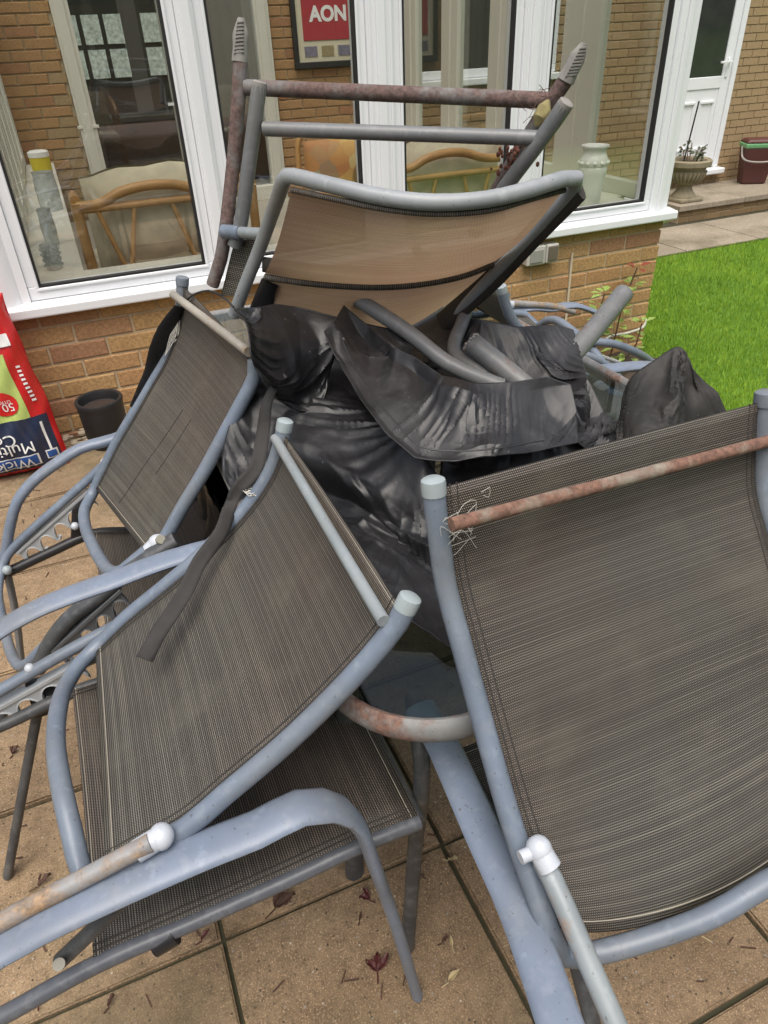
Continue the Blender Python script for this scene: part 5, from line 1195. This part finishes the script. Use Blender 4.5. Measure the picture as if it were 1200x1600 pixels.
# strip of cover slung behind the left chair's far tube
tube('cover_edge', [(0.3762,-1.45,0.8935),(0.3432,-1.44,0.8508),(0.3182,-1.43,0.8038),(0.2945,-1.42,0.7518),(0.2602,-1.42,0.7121),(0.2284,-1.42,0.6791)], lambda t: .022*math.sin(math.pi*min(1, .15+t*.85))+.004, 'cover', cover, (1, 0, .5), .004)
tag(tube('draw_cord', [(0.3679,-1.44,0.8637),(0.3802,-1.45,0.8928),(0.3996,-1.5,0.9282),(0.4264,-1.55,0.9479),(0.4418,-1.6,0.9487),(0.4449,-1.7,0.9538)], .0022, 'cord', n=6), 'thin black draw cord looped over the top of the left chair', 'cord')
# second cover bunched over the right chair
lump = empty('bunched_cover', (1.15, -2.05, .8), 'dull black cover bunched over the chair on the right, in front of the lawn', 'cover')
drape('cover_fold', [
    [(1.026,-2.116,0.78),(1.064,-2.086,0.83),(1.102,-2.091,0.86),(1.147,-2.105,0.885),(1.15,-2.141,0.86),(1.257,-2.124,0.76)],
    [(0.96,-2.19,0.78),(1,-2.178,0.83),(1.038,-2.184,0.855),(1.068,-2.2,0.88),(1.123,-2.197,0.83),(1.248,-2.156,0.74)],
    [(0.9359,-2.235,0.76),(0.9585,-2.254,0.8),(0.9914,-2.264,0.82),(1.054,-2.247,0.82),(1.151,-2.209,0.77),(1.262,-2.179,0.7)],
    [(0.9569,-2.251,0.7),(0.9748,-2.272,0.72),(1.015,-2.276,0.73),(1.074,-2.272,0.73),(1.177,-2.237,0.69),(1.3,-2.192,0.64)]], 80, 90, lump, grow=.005, amp=.004, seed=21, gscale=10, mat='cover_dull', folds=17, fsc=1.4, fang=1.4)
# run the cloth: solver settles the folds, result kept as plain meshes
md = glass_top.modifiers.new('collision', 'COLLISION'); glass_top.collision.thickness_outer = .004
FR = 12
for o, sm in cloths: o.modifiers['cloth'].point_cache.frame_end = FR
scene.frame_start = 1; scene.frame_end = FR
for f_ in range(1, FR+1): scene.frame_set(f_)
dg = bpy.context.evaluated_depsgraph_get()
baked = [(o, bpy.data.meshes.new_from_object(o.evaluated_get(dg)), sm) for o, sm in cloths]
from mathutils import noise as mnz
from mathutils.geometry import delaunay_2d_cdt
def facet_field(U, V, lw, lh, n, amp, ang, st, rr):
    """piecewise flat heights over random elongated triangles: the facets of crumpled sheeting"""
    ca, sa = math.cos(ang), math.sin(ang); f = lambda u, v: ((u*ca+v*sa)/st, (-u*sa+v*ca)*st)
    X, Y = f(U, V); x0_, x1_, y0_, y1_ = X.min()-n*2, X.max()+n*2, Y.min()-n*2, Y.max()+n*2; q = []
    for b, yy in enumerate(np.arange(y0_, y1_, n*.87)):
        for xx in np.arange(x0_+(n/2 if b % 2 else 0), x1_, n): q.append(Vector((xx+rr.uniform(-.3, .3)*n, yy+rr.uniform(-.3, .3)*n)))
    vv, ee, ff, *_ = delaunay_2d_cdt(q, [], [], 0, 1e-6)
    z = np.array([amp*(1 if rr.random() < .5 else -1)*(.45+.55*rr.random()) for _ in vv]); H = np.zeros_like(X); done = np.zeros(X.shape, bool)
    for t in ff:
        (x0, y0), (x1, y1), (x2, y2) = (vv[k] for k in t); D = (y1-y2)*(x0-x2)+(x2-x1)*(y0-y2)
        if abs(D) < 1e-12: continue
        a = ((y1-y2)*(X-x2)+(x2-x1)*(Y-y2))/D; b = ((y2-y0)*(X-x2)+(x0-x2)*(Y-y2))/D; c = 1-a-b
        m_ = (a >= -1e-6) & (b >= -1e-6) & (c >= -1e-6) & ~done; H[m_] = (a*z[t[0]]+b*z[t[1]]+c*z[t[2]])[m_]; done |= m_
    return H
def crumple(me, nr, nc, seed, folds, fsc, fang):
    rr = np.random.default_rng(seed+100); n = nr*nc
    co = np.empty(n*3); me.vertices.foreach_get('co', co); P = co.reshape(nr, nc, 3)
    du = np.gradient(P, axis=1); dv = np.gradient(P, axis=0); N = np.cross(du, dv); N /= np.linalg.norm(N, axis=2, keepdims=True)+1e-9
    lw = np.linalg.norm(np.diff(P[nr//2], axis=0), axis=1).sum(); lh = np.linalg.norm(np.diff(P[:, nc//2], axis=0), axis=1).sum()
    ii, jj = np.meshgrid(np.linspace(0, 1, nr), np.linspace(0, 1, nc), indexing='ij'); U, V = jj*lw, ii*lh
    e = np.minimum(1, 8*np.minimum(np.minimum(ii, 1-ii), np.minimum(jj, 1-jj)))*.8+.2
    h = np.zeros((nr, nc)); a0 = fang
    m1 = np.array([[mnz.noise(Vector((u*5.5, v*5.5, seed))) for u in U[0]] for v in V[:, 0]]); m1 = np.clip(.75+1.3*m1, .25, 1.3)
    for sp_, am, st, da in ((.125*fsc, .021*fsc, 1.6, 0), (.07*fsc, .008*fsc, 1.5, .5), (.033*fsc, .0021*fsc, 1.25, -.6)):
        h += facet_field(U, V, lw, lh, sp_, am, a0+da+rr.uniform(-.15, .15), st, rr)*m1
    for _ in range(1): h[1:-1, 1:-1] = h[1:-1, 1:-1]*.6+.1*(h[:-2, 1:-1]+h[2:, 1:-1]+h[1:-1, :-2]+h[1:-1, 2:])
    P = P+N*(h*e*(folds/26))[..., None]
    me.vertices.foreach_set('co', P.ravel()); me.update(); me.set_sharp_from_angle(angle=R(38))
for o, me, sm in baked:
    crumple(me, *sm)
    o.modifiers.clear(); o.data = me; o.vertex_groups.clear()
    md = o.modifiers.new('solid', 'SOLIDIFY'); md.thickness = .0018; md.offset = 0
glass_top.modifiers.clear()
scene.frame_set(1)

# stitched seam along the flap
sm_ = tube('seam', [(0.5712,-1.927,0.955),(0.569,-1.982,0.93),(0.5656,-2.076,0.91),(0.5763,-2.143,0.885),(0.5918,-2.192,0.865),(0.643,-2.225,0.86),(0.6971,-2.242,0.86),(0.7786,-2.237,0.85)], .0012, 'clip', cover, n=5)
# webbing strap hanging over the middle chair
sp = [(0.4683,-1.939,0.905),(0.4486,-1.94,0.89),(0.4297,-1.951,0.87)]+[(0.4154,-1.96,0.83),(0.394,-1.996,0.8),(0.3782,-2.022,0.79),(0.3515,-2.038,0.78)]+[(0.331,-2.034,0.7495),(0.298,-2.098,0.7411),(0.2557,-2.128,0.7198),(0.2276,-2.167,0.7096),(0.2025,-2.194,0.6988),(0.177,-2.215,0.6866),(0.1488,-2.251,0.6756)]
st_ = empty('webbing_strap', sp[6], 'black webbing strap hanging from the cover across the middle chair', 'strap')
P = spline(sp, .012); wd = []
G = []
for i, p in enumerate(P):
    t = i/(len(P)-1); T = (P[min(i+1, len(P)-1)]-P[max(i-1, 0)]).normalized(); v_ = (Vector((.202, -3.02, 1.371))-p).normalized()
    s_ = T.cross(v_).normalized(); tw = math.sin(t*9)*.35+(.9 if abs(t-.47) < .03 else 0)
    s_ = Matrix.Rotation(tw, 3, T) @ s_; w_ = .0115*(.35+.65*min(1, t*6))
    G.append([p+s_*w_*q+v_*(.004*math.sin(14*t)*(1-abs(q))) for q in (-1, -.5, 0, .5, 1)])
MB().sheet(G).link('strap', 'strap', st_, solid=.0015)

# ------------------------------------------------------------------ small debris
cl = empty('leaf_clump', [(0.9338,-1.924,1.24)][0], 'dry leaf and moss clump lodged in the corner of the upturned chair', 'debris')
m_ = MB(); c0 = Vector([(0.9436,-1.923,1.255)][0])
P_ = [(0.9505,-1.924,1.267),(0.94,-1.931,1.256),(0.9314,-1.933,1.245),(0.9267,-1.932,1.234)]
m_.sweep(P_, lambda t: .004+.011*math.sin(math.pi*t), lambda t: .004+.009*math.sin(math.pi*t), (0, 0, 1), 10); m_.link('curled_leaf', 'moss', cl)
tw = MB()
for k in range(12):
    a = c0+Vector((random.uniform(-.03, .03), random.uniform(-.01, .02), random.uniform(-.03, .03))); b = a+Vector((random.uniform(-.035, .035), random.uniform(-.01, .01), random.uniform(-.03, .03))); tw.sweep([a, (a+b)/2+Vector((0, 0, random.uniform(-.006, .006))), b], .0005, .0005, (0, 0, 1), 4)
tw.link('twig', 'stem', cl)
dc = MB(); c1 = Vector([(0.9232,-1.881,1.187)][0])
for k in range(60):
    c = c1+Vector((random.gauss(0, .018), random.gauss(0, .008), random.gauss(0, .012))); dc.sphere(c, random.uniform(.002, .005), 6, (1, .6, 1.2))
tag(dc.link('dead_flowers', 'deadflower'), 'small reddish dead flower heads caught below the upturned chair rail', 'debris', kind='stuff')
# rose at the corner
rs = empty('rose_bush', (2.72, -.13, -.2), 'young rose shrub with green and red leaves at the wall corner', 'rose')
for stem_ in ([(2.666,-0.13,-0.2279),(2.711,-0.12,-0.1481),(2.734,-0.12,0.026),(2.745,-0.12,0.1271),(2.794,-0.1,0.2307),(2.822,-0.1,0.3144)], [(2.63,-0.15,-0.2316),(2.571,-0.16,-0.0363),(2.559,-0.17,0.1387),(2.578,-0.17,0.2398)], [(2.691,-0.13,-0.2518),(2.795,-0.2,-0.082),(2.822,-0.2,0.0529)]):
    tube('stem', stem_, .004, 'stem', rs, n=6)
    P = spline(stem_, .05); lf = MB(); lr = MB()
    for i, p in enumerate(P[1:]):
        for k in range(5):
            a = random.uniform(0, 6.28); d = Vector((math.cos(a), math.sin(a), random.uniform(-.2, .5))).normalized(); w_ = d.cross(Vector((0, 0, 1))).normalized(); L = random.uniform(.04, .075)
            q = p+d*.02; tgt = lr if (p.z > .27) else lf
            tgt.add([q, q+d*L*.5+w_*L*.32+Vector((0, 0, .006)), q+d*L, q+d*L*.5-w_*L*.32+Vector((0, 0, .006)), q+d*L*.5], [(0, 4, 1), (1, 4, 2), (2, 4, 3), (3, 4, 0)])
    if lf.v: lf.link('foliage', 'leaf_rose', rs, smooth=False)['kind'] = 'stuff'
    if lr.v: lr.link('young_foliage', 'leaf_red', rs, smooth=False)['kind'] = 'stuff'
# fallen leaves on the slabs
def leaf(name, p, L, ang, mat, label, lobes=1):
    mb = MB()
    for k in range(lobes):
        a = ang+(k-(lobes-1)/2)*.75; d = Vector((math.cos(a), math.sin(a), 0)); w_ = Vector((-d.y, d.x, 0)); c = Vector(p)+Vector((0, 0, .002)); N_ = 7; G = []
        for i in range(N_):
            t = i/(N_-1); wd_ = L*.26*math.sin(math.pi*(.04+.93*t))*(1-.3*t); G.append([c+d*L*t+w_*wd_*q+Vector((0, 0, .012*abs(q)*random.uniform(.2, 1)+.010*math.sin(2.3*t+k)*t)) for q in (-1, 0, 1)])
        mb.sheet(G)
    mb.sweep([p, Vector(p)-Vector((math.cos(ang), math.sin(ang), 0))*L*.6+Vector((0, 0, .003))], .0012, .0012, (0, 0, 1), 4)
    return tag(mb.link(name, mat, None, origin=p, solid=.0006), label, 'leaf', 'fallen leaves on the paving')
for (p, L, a, mt, lab, lo) in (([(0.3719,-2.465,0.002)][0],.032,1.2,'dead2','largest maroon three lobed leaf on the paving below the front chair',3), ([(0.407,-2.343,0.002)][0],.022,2.2,'dead2','dark maroon leaf just left of the two crossing legs',2), ([(0.3741,-2.373,0.002)][0],.012,.8,'dead','tiny dark leaf fragment above the maroon leaf',1), ([(0.4959,-2.468,0.002)][0],.014,.1,'dead','dark curled leaf right of the table leg foot',1),
    ([(0.5102,-2.483,0.002)][0],.015,1.4,'dry','small pale curled leaf beside a dark one',1), ([(0.4776,-2.529,0.002)][0],.026,.2,'dry','pale flat leaf on the slab right of the chair foot',1), ([(0.5779,-2.335,0.002)][0],.02,-.6,'dry','pale leaf in the joint between slabs',1), ([(0.9281,-2.647,0.002)][0],.03,2.0,'dry','pale split leaf by the curved tube of the right chair',2),
    ([(0.0397,-2.246,0.002)][0],.02,-1.2,'dead2','brown leaf below the clip on the seat rail',1), ([(0.0975,-2.284,0.002)][0],.02,.4,'dead2','brown leaf beside the slab joint left of centre',1), ([(-0.2282,-1.69,0.002)][0],.02,1,'dead','dark leaf on the slab left of the dark leg',2), ([(-0.1787,-2.05,0.002)][0],.03,.3,'dead','long dark curled leaf near the left edge',1), ([(0.2372,-2.284,0.002)][0],.045,.5,'dead','flat dark leaf in the shade under the front chair',2),
    ([(-0.1826,-2.272,0.002)][0],.02,1.6,'dead2','maroon leaf near the bottom left corner',1), ([(-0.0706,-2.327,0.002)][0],.018,.7,'dead','small dark leaf at the bottom left',1), ([(-0.1743,-1.346,0.002)][0],.022,.3,'dry','pale leaf on the slab between the left chairs',1), ([(0.6746,-2.506,0.002)][0],.02,.5,'dead','dark leaf in shade beside the blue arm',1)):
    leaf('fallen_leaf', p, L*.95, a, mt, lab, lo)
db = MB()
for k in range(420):
    x, y = random.uniform(-1.0, 1.9), random.uniform(-3.0, -.3); a = random.uniform(0, 6.28); L = random.uniform(.004, .014)
    db.obox((x, y, .002), (math.cos(a)*L, math.sin(a)*L, 0), (-math.sin(a)*.0012, math.cos(a)*.0012, 0), (0, 0, .001))
tag(db.link('twig_litter', 'dead', smooth=False), 'tiny twigs and leaf litter scattered over the paving', 'litter', kind='stuff')
# fence and hedge added behind the camera to darken reflections in the panes
gf = empty('added_fence', (2, -8.5, 0), 'unseen brown board fence added behind the viewer to darken the pane reflections', 'fence')
for k in range(30): MB().box((-7+k*.6, -8.5, -.45), (-7+k*.6+.585, -8.46, 1.75+.02*(k % 3))).link('fence_board', 'fence', gf, smooth=False)
hd = empty('added_hedge', (2, -10, -.45), 'unseen tall dark green hedge added beyond the fence to darken the pane reflections', 'hedge')
hb = MB(); 
xs = np.linspace(-12, 15, 60); zs = np.linspace(-.45, 4.6, 14)
hb.sheet([[(x, -10+.35*math.sin(3*x+2*z)+.2*math.sin(7*x-z), z+.25*math.sin(2.1*x)*(z+.45)/5) for x in xs] for z in zs]); hb.sheet([[(x, -11.5, z) for x in xs[::-1]] for z in zs])
hb.link('hedge_foliage', 'hedge', hd)
